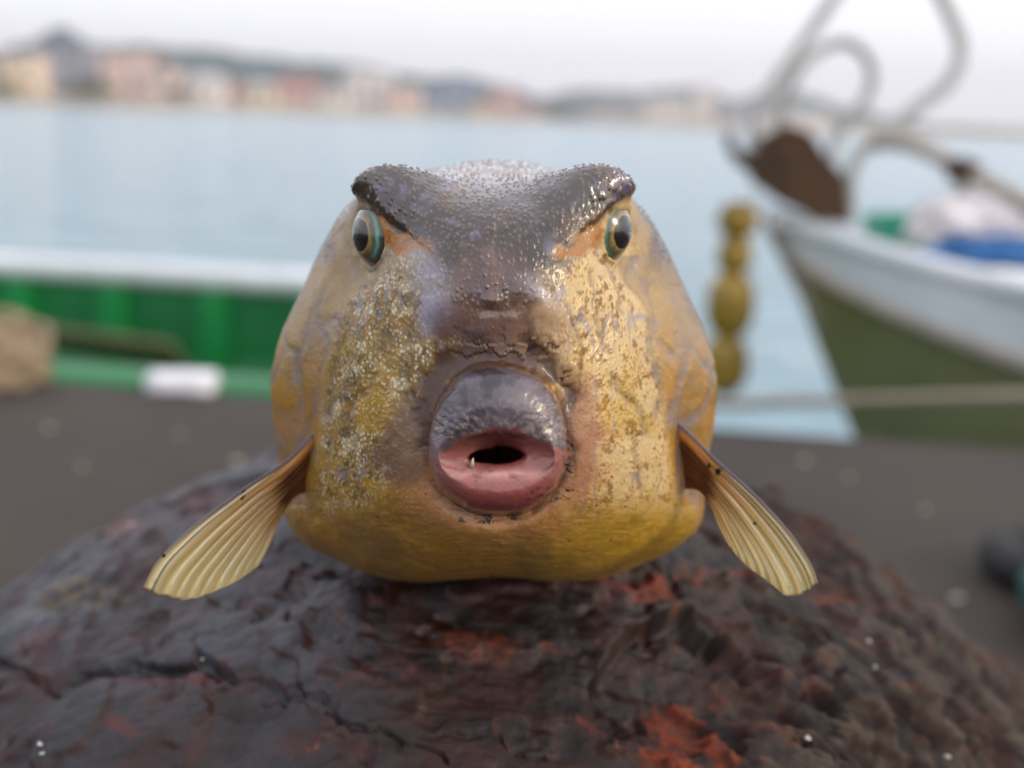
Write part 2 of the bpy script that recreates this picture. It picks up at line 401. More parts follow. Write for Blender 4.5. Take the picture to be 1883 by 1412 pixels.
for kx, (z1, z0) in enumerate(((zf-.10, zf-.225), (zf-.232, zf-.36), (zf-.367, zf-.50))):
    bm = bmesh.new(); ua, ub = uat(-420., 560., wf-.05), u_st-.05
    vs = [[bm.verts.new(Q(u, wf-.062+dw, 0)+np.array([0, 0, z])) for dw, z in ((-.012-.004*kx, z0), (-.012-.004*kx, z1), (.008, z1), (.008, z0))] for u in (ua, ub)]
    bm.faces.new(vs[0]); bm.faces.new(vs[1][::-1])
    for i in range(4): bm.faces.new((vs[0][i], vs[1][i], vs[1][(i+1) % 4], vs[0][(i+1) % 4]))
    bm_obj('plank', bm, m_green, gb, .004)
# a weathered board leaning inside the boat
a, b = PY(96., 628., 3.9), PY(330., 648., 3.7); ax = (b-a); Lp = np.linalg.norm(ax)
bm = bmesh.new(); bmesh.ops.create_cube(bm, size=1, matrix=Matrix.Translation((a+b)/2) @ Matrix.Rotation(math.atan2(ax[1], ax[0]), 4, 'Z') @ Matrix.Rotation(math.radians(-55), 4, 'X') @ Matrix.Diagonal((Lp, .12, .03, 1)))
tag(bm_obj('loose_board', bm, m_plank, None, .004), 'weathered brown board lying inside the green boat', 'board')

# ------------------------------------------------------------------ the white boat
m_hull = simple('shaded_hull', L3(96, 98, 56), L3(124, 122, 80), 3, .35, .3, .006)  # olive stands for shade and green water reflected on a white hull
m_pipe = simple('grey_pipe', L3(150, 152, 150), L3(186, 186, 182), 8, .35, .15, .002)
m_rustb = simple('brown_rust', L3(44, 31, 20), L3(78, 52, 28), 14, .85, .6, .01)
m_beam = simple('weathered_beam', L3(140, 132, 118), L3(170, 160, 146), 6, .7, .3, .004)
m_deck = simple('pale_deck', L3(186, 196, 186), L3(206, 210, 200), 3, .6, .3, .004)
BW = PY(1414., 392., 3.1); axs = np.array([.985, -.17, 0]); axs /= np.linalg.norm(axs); an = np.array([axs[1], -axs[0], 0])   # an: towards the quay
wb = empty('fishing_boat', BW+axs*1.5+np.array([0, 0, Z_WATER-BW[2]]), 'white fishing boat with shaded olive hull and bow rails', 'boat')
zB = float(BW[2]); LW = 5.0
def sheer(s): return zB-.21*(1-math.exp(-s/.75))
def bandh(s): return .065+.15*(1-math.exp(-s/.5))
def half(s, top=1.0): return .82*top*(1-max(0., 1-max(s, 0)/2.0)**1.9)
def side_grid(z_of, n=60, nz=10, sg=1, z0=0., z1=1., flare=(0., 0.)):
    G = []
    for i in range(nz):
        k = i/(nz-1); row = []
        for j in range(n):
            t = (j/(n-1))**1.5
            zt = z_of(k, 0); st = max(0., (zB-zt))*.60; s = st+t*(LW-st); z = z_of(k, s); top = 1-.36*max(0., (sheer(s)-z)/1.1)
            row.append(BW+axs*s+an*sg*max(half(s-st, top), 0.004)+np.array([0, 0, z-zB]))
        G.append(row)
    return np.array(G)
for sg in (1, -1):
    mobj('hull_side', grid_mesh('hull_side', side_grid(lambda k, s: sheer(s)-bandh(s)-(1-k)*1.0, sg=sg)), m_hull, wb)
    g = side_grid(lambda k, s: sheer(s)-(bandh(s)+.005)*(1-k)-.003, nz=5, sg=sg); g[:-1] += an*sg*.012
    mobj('bulwark', grid_mesh('bulwark', g), m_whitep, wb)
    gi = side_grid(lambda k, s: sheer(s)-.28+k*.278, nz=4, sg=sg)-an*sg*.09+axs*.10
    mobj('inner_bulwark', grid_mesh('inner_bulwark', gi), m_whitep, wb)
    e = side_grid(lambda k, s: sheer(s), nz=2, sg=sg)[0]
    cap = np.array([[p+an*sg*dw+np.array([0, 0, dz]) for dw, dz in ((-.10, -.03), (-.10, .008), (-.09, .018), (.01, .018), (.022, .008), (.022, -.03))] for p in e])
    mobj('gunwale', grid_mesh('gunwale', cap, closed_v=True), m_whitep, wb)
    r = side_grid(lambda k, s: sheer(s)-bandh(s)-.012, nz=2, sg=sg)[0]+an*sg*.012
    tube('rub_rail', r, .02, m_beam, wb, 8)
dk = bmesh.new(); pl, pr = side_grid(lambda k, s: sheer(s)-.2, nz=2, sg=1)[0]-an*.05, side_grid(lambda k, s: sheer(s)-.2, nz=2, sg=-1)[0]+an*.05
mobj('deck', grid_mesh('deck', np.array([pl, pr])), m_deck, wb)
tube('stem_post', [BW+axs*(.60*d)+np.array([0, 0, -d]) for d in np.linspace(.0, 1.2, 8)], .03, m_beam, wb, 8)
# bow roller: two rusty cheek plates, a drum between them and a hooked arm
def plate(name, poly, Y, th, mat, parent):
    p = np.array([PY(float(a), float(b), float(Y)) for a, b in poly]); bm = bmesh.new(); ay = np.array([0, th, 0])
    f = [bm.verts.new(q-ay/2) for q in p]; g = [bm.verts.new(q+ay/2) for q in p]
    bm.faces.new(f); bm.faces.new(g[::-1])
    for i in range(len(f)): bm.faces.new((f[i], g[i], g[(i+1) % len(f)], f[(i+1) % len(f)]))
    return bm_obj(name, bm, mat, parent, .006)
cheek = [(1376, 300), (1402, 250), (1448, 228), (1492, 244), (1514, 290), (1552, 322), (1564, 412), (1500, 404), (1432, 370), (1382, 334)]
for Yc in (3.0, 3.13): plate('roller_cheek', cheek, Yc, .035, m_rustb, wb)
c0 = PY(1462., 312., 3.0); tube('roller_drum', [c0+np.array([0, d, 0]) for d in (.0, .04, .065, .09, .13)], [.07, .055, .05, .055, .07], m_rustb, wb, 20)
c1 = PY(1505., 366., 2.985); tube('pivot_bolt', [c1, c1+np.array([0, .16, 0])], .028, m_beam, wb, 14)
tube('roller_arm', curve([PY(1338., 244., 3.1), PY(1350., 280., 3.09), PY(1378., 300., 3.07), PY(1410., 318., 3.06)], 14), [.014]*6+[.022]*8, m_rustb, wb, 10)
def pipe(pts, r, mat=m_pipe, name='bow_rail', n=40): return tube(name, curve([PY(float(a), float(b), float(c)) for a, b, c in pts], n), r, mat, wb, 14)
pipe([(1388, 330, 3.15), (1394, 205, 3.15), (1440, 130, 3.15), (1490, 60, 3.15), (1545, -20, 3.15), (1600, -80, 3.15)], .018)
pipe([(1440, 330, 3.2), (1442, 200, 3.2), (1470, 128, 3.2), (1510, 90, 3.2), (1556, 78, 3.2), (1596, 106, 3.2), (1604, 150, 3.2), (1580, 200, 3.2), (1540, 250, 3.2), (1520, 330, 3.2)], .016)
pipe([(1560, 400, 3.3), (1575, 290, 3.3), (1620, 250, 3.3), (1690, 195, 3.3), (1752, 140, 3.3), (1768, 92, 3.3), (1754, 40, 3.3), (1725, -20, 3.3), (1690, -90, 3.3)], .021)
pipe([(1600, 262, 3.25), (1650, 262, 3.2), (1770, 312, 3.0), (1890, 376, 2.85), (2000, 430, 2.75)], .022, m_beam, 'side_beam')
plate('beam_clamp', [(1742, 296), (1770, 288), (1800, 300), (1796, 330), (1768, 340), (1744, 328)], 2.99, .06, m_rustb, wb)
pp = PY(1772., 330., 3.0); tube('beam_post', [pp, pp+np.array([0, 0, -.32])], .018, m_pipe, wb, 10)

# cargo on the white boat
def lump(name, c, r, mat, seed, amp=.2, sc=3., squash=.5, parent=None, n=64):
    th, ph = np.meshgrid(np.linspace(0, 2*math.pi, n, endpoint=False), np.linspace(0.001, math.pi-.001, n//2), indexing='ij')
    d = np.stack([np.cos(th)*np.sin(ph), np.sin(th)*np.sin(ph), np.cos(ph)], -1)
    rr = 1+amp*fbm(d*sc, 4, seed)-amp*.8*np.abs(noise(d*sc*1.6, seed+5)); P = d*rr[..., None]*np.array(r); P[..., 2] = np.maximum(P[..., 2], -r[2]*squash)
    return mobj(name, grid_mesh(name, P+np.array(c), closed_u=True, flip=True), mat, parent)
m_cloth = simple('white_canvas', L3(214, 208, 210), L3(232, 226, 222), 9, .8, .3, .006)
m_tarp = simple('blue_tarp', L3(36, 98, 158), L3(60, 124, 184), 8, .5, .4, .006)
m_teal = simple('teal_plastic', L3(40, 150, 120), L3(58, 170, 138), 8, .4, .2, .003)
q = PY(1800., 410., 3.0); tag(lump('canvas_bundle', q, (.19, .17, .10), m_cloth, 4, .25, 2.2), 'white canvas bundle lying on the fishing boat deck', 'bundle')
q = PY(1880., 470., 2.85); tag(lump('blue_tarp', q, (.26, .12, .055), m_tarp, 8, .3, 3), 'folded blue tarpaulin under the white canvas bundle', 'tarpaulin')
q = PY(1656., 404., 3.15); bx = bmesh.new()
for sx in (-1, 1):
    box_bm(q[0]+sx*.075, q[1], q[2]-.02, .012, .14, .07, .0, bx); box_bm(q[0], q[1]+sx*.075, q[2]-.02, .16, .012, .07, .0, bx)
box_bm(q[0], q[1], q[2]-.05, .15, .13, .012, 0, bx)
tag(bm_obj('fish_tray', bx, m_teal), 'small teal plastic fish tray on the deck by the bow', 'tray')

# string of yellow floats hanging from the bow
m_yel = simple('yellow_float', L3(116, 94, 24), L3(150, 122, 36), 12, .45, .3, .003)
m_rope = simple('grey_rope', L3(120, 112, 98), L3(158, 148, 130), 60, .9, .5, .003)
fl0 = PY(1358., 384., 3.0)
def zof(py, px=1350.): return float(PY(px, py, 3.0)[2])
fs = empty('float_string', fl0, 'string of yellow floats hanging from the white bow', 'floats')
tube('cord', [fl0+np.array([.06, .08, .02]), fl0, np.array([fl0[0], 3.0, zof(722.)])], .007, m_rope, fs, 8)
for y0, y1, r in ((370, 438, .056), (434, 504, .050), (500, 620, .068), (616, 724, .066)):
    za, zb = zof(y0), zof(y1); H = za-zb; zs = np.linspace(0, 1, 22)
    prof = r*np.clip(np.sin(np.pi*np.clip(zs, .02, .98)), 0, 1)**.30; prof *= 1-.06*np.exp(-((zs-.5)/.06)**2)
    tube('float', [np.array([fl0[0], 3.0, za-H*t]) for t in zs], prof, m_yel, fs, 24)
# mooring rope drawn along in front of the hull
rp = [PY(float(a), float(b), float(c)) for a, b, c in ((700, 742, 2.6), (1000, 752, 2.45), (1300, 744, 2.3), (1600, 735, 2.2), (1900, 726, 2.1), (2300, 700, 2.05))]
tag(tube('mooring_rope', curve(rp, 60), .011, m_rope, None, 10), 'slack grey mooring rope running past the shaded olive hull', 'rope')

# ------------------------------------------------------------------ things on the quay
m_foam = simple('white_foam', L3(216, 218, 226), L3(236, 236, 240), 30, .7, .3, .003)
q = PZ(342., 712., 0.); w = .056
bm = bmesh.new(); bmesh.ops.create_cube(bm, size=1, matrix=Matrix.Translation((q[0], q[1]-.02, .015)) @ Matrix.Rotation(.06, 4, 'Z') @ Matrix.Diagonal((w*2, .06, .028, 1)))
bmesh.ops.subdivide_edges(bm, edges=bm.edges[:], cuts=3, use_grid_fill=True)
for v in bm.verts: v.co.x += rng.uniform(-.003, .003); v.co.y += rng.uniform(-.003, .003)
tag(bm_obj('foam_block', bm, m_foam, None, 0, True), 'white foam block lying on the quay edge', 'foam block')
m_net = simple('tan_net', L3(140, 120, 96), L3(190, 170, 140), 60, .9, .8, .01)
q = PZ(16., 700., 0.)
nb = empty('net_bundle', q, 'tan bundle of fishing net at the quay edge', 'net')
lump('heap', q+np.array([-.03, .0, .030]), (.105, .08, .070), m_net, 12, .22, 4, .42, nb, 90)
for i in range(6):
    a0 = rng.random()*6; pts = []
    for t in np.linspace(0, 1, 14):
        a = a0+t*2.6; r = .098-.06*t*(i % 2)
        pts.append(q+np.array([-.03+r*math.cos(a)*1.02, r*math.sin(a)*.8, .016+.058*math.sin(t*math.pi)+.008*i]))
    tube('net_cord', curve(pts, 30), .007, m_net, nb, 8)
m_rub = simple('black_rubber', L3(20, 22, 22), L3(34, 36, 36), 20, .7, .3, .003)
m_trope = simple('teal_rope', L3(14, 56, 50), L3(28, 78, 68), 60, .85, .5, .003)
q = PZ(1900., 1150., 0.)
t_ = np.linspace(0, 1, 160); a_ = t_*2*math.pi*4
tag(tube('teal_rope_coil', np.stack([q[0]+.05+(.06-.012*np.sin(a_*.25))*np.cos(a_), q[1]-.03+(.06-.012*np.sin(a_*.25))*np.sin(a_), .009+t_*.045], -1), .009, m_trope, None, 10), 'coil of teal rope on the quay beside the bollard', 'rope')
q2 = PZ(1872., 1108., 0.); t_ = np.linspace(0, 2*math.pi, 40)
tag(tube('rubber_ring', np.stack([q2[0]+.055+.05*np.cos(t_), q2[1]+.06+.05*np.sin(t_), .024+t_*0], -1), .022, m_rub, None, 14), 'black rubber ring on the quay behind the teal rope', 'rubber ring')

m_peb = simple('pale_pebble', L3(150, 142, 130), L3(190, 182, 168), 200, .6, .3, .001)
for i, (a, b, rr0) in enumerate(((437, 853, .006), (150, 860, .004), (1760, 1106, .006), (1560, 880, .004), (1700, 940, .004), (90, 790, .005), (330, 800, .004), (1480, 850, .005))):
    q = PZ(float(a), float(b), 0.); r3 = random.Random(40+i); bm = bmesh.new(); bmesh.ops.create_icosphere(bm, subdivisions=2, radius=1)
    for v in bm.verts: v.co *= 1+r3.uniform(-.18, .18); v.co = Vector((q[0]+v.co.x*rr0*1.2, q[1]+v.co.y*rr0, rr0*.5+v.co.z*rr0*.62))
    tag(bm_obj('pebble', bm, m_peb, None, 0, True), 'small pale pebble lying on the dark quay', 'pebble', 'pebbles on the quay')

# ------------------------------------------------------------------ masks in photograph pixels (for the shapes and colours of bollard and fish)
def seg_d(X, Y, a, b):
    ax, ay = a; bx, by = b; dx, dy = bx-ax, by-ay
    t = np.clip(((X-ax)*dx+(Y-ay)*dy)/(dx*dx+dy*dy), 0, 1); return np.hypot(X-ax-t*dx, Y-ay-t*dy)
def line_d(X, Y, pts):
    d = np.full(X.shape, 1e9)
    for a, b in zip(pts[:-1], pts[1:]): d = np.minimum(d, seg_d(X, Y, a, b))
    return d
def poly_sd(X, Y, pts):                 # signed distance, negative inside
    d = np.full(X.shape, 1e9); ins = np.zeros(X.shape, bool); n = len(pts)
    for i in range(n):
        a, b = pts[i], pts[(i+1) % n]; d = np.minimum(d, seg_d(X, Y, a, b))
        c = ((a[1] > Y) != (b[1] > Y)); xx = (b[0]-a[0])*(Y-a[1])/((b[1]-a[1]) or 1e-9)+a[0]; ins ^= c & (X < xx)
    return np.where(ins, -d, d)
def blob(X, Y, cx, cy, rx, ry, rot=0.):
    c, s = math.cos(rot), math.sin(rot); dx, dy = X-cx, Y-cy
    return np.exp(-(((dx*c+dy*s)/rx)**2+((-dx*s+dy*c)/ry)**2))
def mixc(col, c2, m): return col*(1-m[..., None])+np.asarray(c2)*m[..., None]

# ------------------------------------------------------------------ the rusty bollard
BX, BY, ZT = -.012, .425, ZC-.1295
NT, NR = 1250, 500
t = np.arange(NT)/NT; ang = 2*math.pi*t-.62*np.sin(2*math.pi*t)          # finer steps on the side facing -Y
rr = np.concatenate([np.linspace(.0005, .245, NR-60), np.full(60, .245)])
A, Rr = np.meshgrid(ang, rr, indexing='ij')
Zr = ZT-2.0*Rr**2-.25*np.maximum(Rr-.19, 0)**1.6
kk = np.arange(60)/59.0
pr = np.array([(.0, 0), (.10, .010), (.2, .008), (.3, -.005), (.4, -.05), (.5, -.085), (.65, -.092), (.8, -.085), (.9, -.055), (.96, -.02), (1, .0)])
pz_ = np.array([(.0, 0), (.10, -.014), (.2, -.032), (.3, -.048), (.4, -.066), (.5, -.09), (.65, -.16), (.8, -.22), (.9, -.252), (.96, -.262), (1, -.29)])
z_edge = Zr[0, NR-61]; z_low = -.004
Rr[:, NR-60:] = .245+hermite(pr[:, 0], pr[:, 1], kk)[None, :]
Zr[:, NR-60:] = z_edge+np.interp(kk, pz_[:, 0], pz_[:, 1])[None, :]*(z_edge-z_low)/.29
X = BX-np.sin(A)*Rr; Yv = BY-np.cos(A)*Rr
P = np.stack([X, Yv, Zr], -1); px, py = proj(P)
pm = P*1000.                                                             # millimetres
vis = (np.arange(NR) < NR-56)[None, :]*1.0
right = sst(1050, 1500, px); left = 1-sst(500, 900, px)
wpx = px+22*noise(v3(px/60, py/40), 71)+8*noise(v3(px/18, py/14), 72); wpy = py+14*noise(v3(px/60, py/40), 73)+6*noise(v3(px/18, py/14), 74)
n1 = fbm(pm/np.array([42, 34, 60]), 4, 11)
n2 = fbm(pm/np.array([17, 10, 20]), 4, 21)
n3 = fbm(pm/np.array([6.5, 4.5, 8]), 4, 31)
n4 = fbm(pm/1.8, 3, 41)
lay = (n1*1.3+n2*(.12+.4*right))*2.3; fr = lay-np.floor(lay); terr = np.floor(lay)+sst(.78, .98, fr)          # flaking layers with broken edges
pit = np.maximum(0, .25-worley(pm/np.array([9, 6, 9]), 50)[0])
stri = fbm(pm/np.array([26, 2.6, 26])+.4*n2[..., None], 4, 61)
H = .00045*stri*(1-.5*right)+.0055*n1+.0026*terr*(.6+.7*right)+(.0018+.0024*right)*n2+(.0006+.0016*right)*n3+(.00012+.00030*right)*n4-.004*pit*right
# the ledges and cracks that can be picked out
crackL = [(120, 1240), (200, 1226), (262, 1222), (330, 1212), (420, 1232)]
dl = line_d(wpx, wpy, crackL); H -= .0045*np.exp(-(dl/9)**2)
below = sst(0, 8, wpy-np.interp(wpx, [0, 120, 200, 262, 330, 430, 520], [1262, 1240, 1226, 1222, 1212, 1234, 1262]))*blob(px, py, 280, 1250, 300, 90); H -= .0028*below
led = [(1170, 1120), (1275, 1118), (1300, 1160), (1390, 1178), (1424, 1225), (1470, 1300), (1700, 1430), (1250, 1500), (1080, 1300)]
sd = poly_sd(wpx, wpy, led); lower = (1-sst(-16, 4, sd)); H -= .0105*lower*sst(1560, 1300, wpx)*(1-sst(1270, 1400, py)*.7)
for cr, dp, wd in (([(590, 1322), (690, 1345), (740, 1374), (830, 1402)], .0028, 5), ([(820, 1352), (900, 1372), (980, 1395)], .002, 5), ([(0, 1238), (50, 1262), (95, 1275)], .003, 6), ([(495, 1278), (560, 1288), (620, 1310)], .0018, 4), ([(1380, 1250), (1480, 1330), (1560, 1352)], .003, 8), ([(1640, 1200), (1720, 1270), (1790, 1340)], .004, 12)):
    H -= dp*np.exp(-(line_d(wpx, wpy, cr)/wd)**2)
for cx, cy, rx, ry, hh in ((70, 1180, 130, 34, .003), (230, 1000, 160, 40, .003), (390, 905, 120, 34, .002), (1560, 1030, 110, 40, .006), (1720, 1160, 120, 40, .004), (1500, 1190, 90, 30, .003), (110, 1110, 90, 30, .002), (1230, 1040, 90, 30, .003)):
    H += hh*blob(wpx, wpy, cx, cy, rx, ry, .25 if cx > 941 else -.2)
# keep a flat seat for the fish's belly
seat = np.exp(-(((X-.0)/.055)**4+((Yv-.44)/.085)**4)); H = H*(1-seat)-.0005*seat
H *= vis*sst(.0, .01, Rr)+(1-vis)*.15
gu = (np.roll(P, -1, 0)-np.roll(P, 1, 0)); gv = np.gradient(P, axis=1); nn = np.cross(gv, gu); nn /= np.linalg.norm(nn, axis=-1, keepdims=True)+1e-12
nn *= np.sign(nn[200, 200, 2])
P = P+nn*H[..., None]
# colour of the scale: dark umber, blue-grey skin with a sky sheen painted in on the left, red-brown and bright orange where it has flaked off
c = np.zeros(P.shape)+lin(44, 31, 24)
c = mixc(c, lin(116, 120, 132), np.clip(sst(-.15, .45, n1*.6+n3*.6+.2)*(.14+.66*left)*(1-.6*sst(1180, 1320, py)), 0, 1))
c = mixc(c, lin(124, 108, 92), np.clip(sst(-.1, .5, n2*.5+n3*.6+.12)*right*.8, 0, 1))
c = mixc(c, lin(30, 22, 20), sst(.1, .5, -n2)*.55)
c = mixc(c, lin(88, 44, 36), sst(.05, .4, fbm(pm/np.array([26, 20, 26]), 4, 91))*.6)
edge = np.exp(-((fr-.86)/.10)**2)
c = mixc(c, lin(104, 50, 34), edge*.45)
cen = blob(px, py, 900, 1250, 330, 190)
c = mixc(c, lin(86, 40, 18), cen*sst(-.2, .35, n2)*.7)
def rust(cx, cy, rx, ry, k=1., rot=0.):
    m = blob(wpx, wpy, cx, cy, rx, ry, rot); return np.clip(sst(.34, .86, m+.55*n3+.25*n4+.2*n2)*k, 0, 1)
for a in ((1270, 1330, 80, 70, .95, .5), (1235, 1385, 70, 60, .9), (1340, 1385, 40, 50, .8), (1180, 1078, 78, 22, .95, -.1), (1310, 1052, 50, 16, .6), (215, 965, 60, 14, .7, -.15), (1370, 1065, 40, 14, .6), (1545, 1090, 60, 22, .55, .3), (1110, 1330, 60, 30, .5), (900, 1185, 110, 26, .45)):
    c = mixc(c, lin(186, 74, 30), rust(*a)*(.45+.45*sst(-.25, .3, n4)))
for a in ((255, 1243, 130, 12, .9, -.06), (228, 1330, 34, 18, .95), (400, 930, 90, 26, .55, -.1), (90, 1200, 60, 26, .5, -.3), (1480, 1240, 60, 30, .4), (700, 1240, 110, 40, .4), (1580, 1110, 100, 26, .5, .3), (1430, 1330, 70, 40, .5)):
    c = mixc(c, lin(138, 48, 34), rust(*a)*(.4+.4*sst(-.25, .3, n4)))
for a in ((150, 1105, 60, 18, .9, -.4), (90, 1150, 50, 16, .7, -.4), (178, 1088, 26, 10, .8)):
    c = mixc(c, lin(150, 124, 84), rust(*a)*sst(-.1, .2, n4))
c = mixc(c, lin(14, 9, 8), np.exp(-(dl/6)**2)*.6)
c *= (.34*(1+.22*n4+.16*n3+.25*stri))[..., None]
c = np.clip(c, .004, .8)
ro = np.clip(.56+.26*n3+.20*right-.12*left+.16*sst(1180, 1320, py), .22, .95)
k = N('rusted_iron')
at = k.n('Attribute', attribute_name='Col'); k.l(at.outputs['Color'], k.b.inputs['Base Color'])
ag = k.n('Attribute', attribute_name='Rough'); k.l(ag.outputs['Fac'], k.b.inputs['Roughness'])
k.b.inputs['Specular IOR Level'].default_value = .45
t1 = k.tex(420, 5, .65); t2 = k.tex(1500, 3, .6)
ad = k.n('Math', operation='MULTIPLY_ADD'); k.l(t2.outputs[0], ad.inputs[0]); ad.inputs[1].default_value = .35; k.l(t1.outputs[0], ad.inputs[2])
k.l(k.bump(ad.outputs[0], .4, .0009).outputs[0], k.b.inputs['Normal'])
bo = mobj('mooring_bollard', grid_mesh('mooring_bollard', P, closed_u=True, attrs={'Col': c, 'Rough': ro}, flip=True), k.m)
tag(bo, 'rusty flaking iron mooring bollard under the fish', 'bollard')
# white shell chips caught on the bollard, each set on the surface under its pixel
Pf = P[:, :NR-60].reshape(-1, 3); qx, qy = proj(Pf); Nf = nn[:, :NR-60].reshape(-1, 3)
m_chip = simple('shell_chip', L3(160, 156, 150), L3(206, 204, 200), 300, .35, .2, .0005)
for i, (cx, cy, s) in enumerate(((1486, 1360, .0016), (1740, 1392, .0013), (1596, 1180, .0012), (374, 1212, .0010), (74, 1368, .0012), (78, 1386, .0010), (748, 1376, .0010), (244, 966, .0022), (1608, 1228, .0014))):
    d2 = (qx-cx)**2+(qy-cy)**2; j = int(np.argmin(d2+(Pf[:, 1] > .5)*1e9)); q = Pf[j]
    bm = bmesh.new(); bmesh.ops.create_icosphere(bm, subdivisions=2, radius=1)
    r3 = random.Random(i)
    for v in bm.verts: v.co *= 1+r3.uniform(-.45, .35); v.co = Vector((v.co.x*s*(.7+.7*r3.random()*.3), v.co.y*s*.62, v.co.z*s*.35))
    bmesh.ops.rotate(bm, verts=bm.verts, matrix=Matrix.Rotation(r3.random()*6, 3, 'Z'))
    bmesh.ops.translate(bm, verts=bm.verts, vec=Vector(q)+Vector(Nf[j])*s*.3)
    tag(bm_obj('shell_chip', bm, m_chip, None, 0, True), 'tiny white shell chip stuck on the rusty bollard', 'shell chip', 'shell chips on the bollard')

# ------------------------------------------------------------------ the boxfish
CX, CY = 912., 832.
def mir(pts): return pts+[(2*908.-a, b, y) for a, b, y in reversed(pts) if abs(a-908) > 12]
lip = [(905, 672), (868, 678), (838, 698), (806, 742), (790, 790), (788, 830), (794, 868), (812, 902), (848, 930), (915, 946), (975, 936), (1018, 900), (1038, 858), (1043, 815), (1036, 768), (1016, 724), (985, 694), (945, 677)]
def lipring(k, Y, inner):               # between an inner outline and the lip outline
    th = np.array([math.atan2(a-CX, -(b-CY)) for a, b in inner]); ri = np.array([math.hypot(a-CX, b-CY) for a, b in inner])
    out = []
    for a, b in lip:
        t = math.atan2(a-CX, -(b-CY)); ro_ = math.hypot(a-CX, b-CY)
        o = np.argsort(th); tt, rr_ = th[o], ri[o]
        r0 = np.interp(t, np.concatenate([tt-2*math.pi, tt, tt+2*math.pi]), np.tile(rr_, 3)); r = r0+(ro_-r0)*k
        yy = Y(t) if callable(Y) else Y
        out.append((CX+math.sin(t)*r, CY-math.cos(t)*r, yy))
    return out
crest = [(808, 838), (832, 816), (862, 800), (915, 788), (970, 800), (1002, 820), (1020, 836), (1000, 864), (960, 882), (915, 888), (866, 880), (826, 862)]
upm = lambda t: .5+.5*math.cos(t)       # 1 towards the brow, 0 towards the chin
rings = [
 [(CX+4*math.sin(a), CY+6-2*math.cos(a), .276) for a in np.linspace(0, 6.2, 12)],
 [(CX+40*math.sin(a), CY+5-13*math.cos(a), .268) for a in np.linspace(0, 6.0, 14)],
 [(860, 842, .2512), (882, 828, .2532), (914, 818, .2542), (946, 823, .2532), (968, 836, .2512), (946, 850, .2514), (912, 856, .2508), (882, 852, .2514)],
 [(820, 842, .2493), (850, 815, .2492), (913, 799, .2492), (972, 812, .2492), (1003, 836, .2493), (970, 868, .2486), (914, 876, .2478), (856, 868, .2486)],
 [(a, b, .2470+.0018*(abs(a-914)/106)**2) for a, b in crest],
 lipring(.30, lambda t: .2462+.0004*upm(t)+.0012*math.sin(t)**2, crest),
 lipring(.62, lambda t: .2474+.0010*upm(t)+.0010*math.sin(t)**2, crest),
 lipring(.86, lambda t: .2508+.0010*upm(t), crest),
 lipring(.97, .2552, crest),
 lipring(1.02, .2600, crest),
 lipring(1.07, .2632, crest),
 mir([(908, 640, .2638), (850, 645, .2650), (800, 690, .2658), (768, 750, .2650), (756, 830, .2636), (772, 900, .2625), (838, 956, .2618), (908, 974, .2616)]),
 mir([(908, 598, .2622), (850, 596, .2634), (795, 622, .2662), (752, 690, .2668), (728, 760, .2662), (722, 835, .2655), (742, 914, .2648), (815, 974, .2646), (908, 994, .2646)]),
 mir([(908, 545, .2618), (850, 545, .2630), (803, 566, .2655), (752, 620, .2688), (708, 690, .2702), (688, 765, .2702), (684, 840, .2700), (706, 920, .2696), (790, 992, .2690), (908, 1012, .2686)]),
 mir([(908, 470, .2660), (830, 472, .2680), (775, 482, .2712), (732, 515, .2750), (690, 570, .2775), (660, 645, .2780), (645, 725, .2782), (638, 800, .2782), (638, 870, .2785), (662, 950, .2785), (760, 1020, .2780), (908, 1040, .2778)]),
 mir([(908, 395, .2765), (825, 392, .2780), (762, 398, .2800), (726, 432, .2822), (706, 478, .2856), (660, 552, .2872), (634, 635, .2880), (620, 730, .2885), (612, 800, .2890), (604, 875, .2900), (612, 955, .2905), (715, 1034, .2895), (908, 1055, .2885)]),
 mir([(908, 352, .2880), (845, 352, .2870), (790, 338, .2855), (742, 324, .2850), (704, 336, .2850), (688, 370, .2862), (687, 398, .2890), (686, 425, .2925), (678, 492, .2965), (640, 556, .2950), (612, 640, .2945), (600, 735, .2945), (592, 805, .2950), (576, 880, .2960), (572, 958, .2965), (690, 1040, .2960), (908, 1061, .2950)]),
 mir([(908, 331, .2990), (846, 330, .2960), (790, 316, .2925), (742, 303, .2905), (702, 303, .2895), (668, 315, .2893), (650, 338, .2900), (652, 362, .2935), (664, 392, .2980), (668, 425, .3020), (664, 492, .3030), (626, 556, .3010), (594, 640, .3005), (578, 735, .3005), (574, 805, .3010), (556, 880, .3015), (552, 958, .3010), (675, 1041, .3020), (908, 1061, .3020)]),
 mir([(908, 309, .3180), (850, 314, .3140), (790, 322, .3080), (742, 318, .3050), (700, 322, .3020), (672, 336, .3010), (658, 356, .3020), (654, 385, .3070), (634, 432, .3130), (598, 496, .3120), (566, 562, .3110), (536, 640, .3105), (522, 720, .3105), (526, 790, .3105), (531, 850, .3110), (534, 900, .3110), (532, 956, .3100), (650, 1040, .3110), (908, 1059, .3120)]),
 mir([(908, 293, .3450), (850, 298, .3440), (790, 312, .3400), (730, 328, .3350), (690, 346, .3330), (640, 376, .3310), (602, 434, .3280), (556, 530, .3260), (516, 620, .3250), (498, 700, .3250), (503, 765, .3250), (512, 832, .3250), (519, 895, .3250), (524, 952, .3220), (640, 1034, .3230), (908, 1055, .3240)]),
]
NU, NV = 1320, 455
tt = np.arange(NU)/NU; th = 2*math.pi*tt-.42*np.sin(2*math.pi*tt)
R3 = []
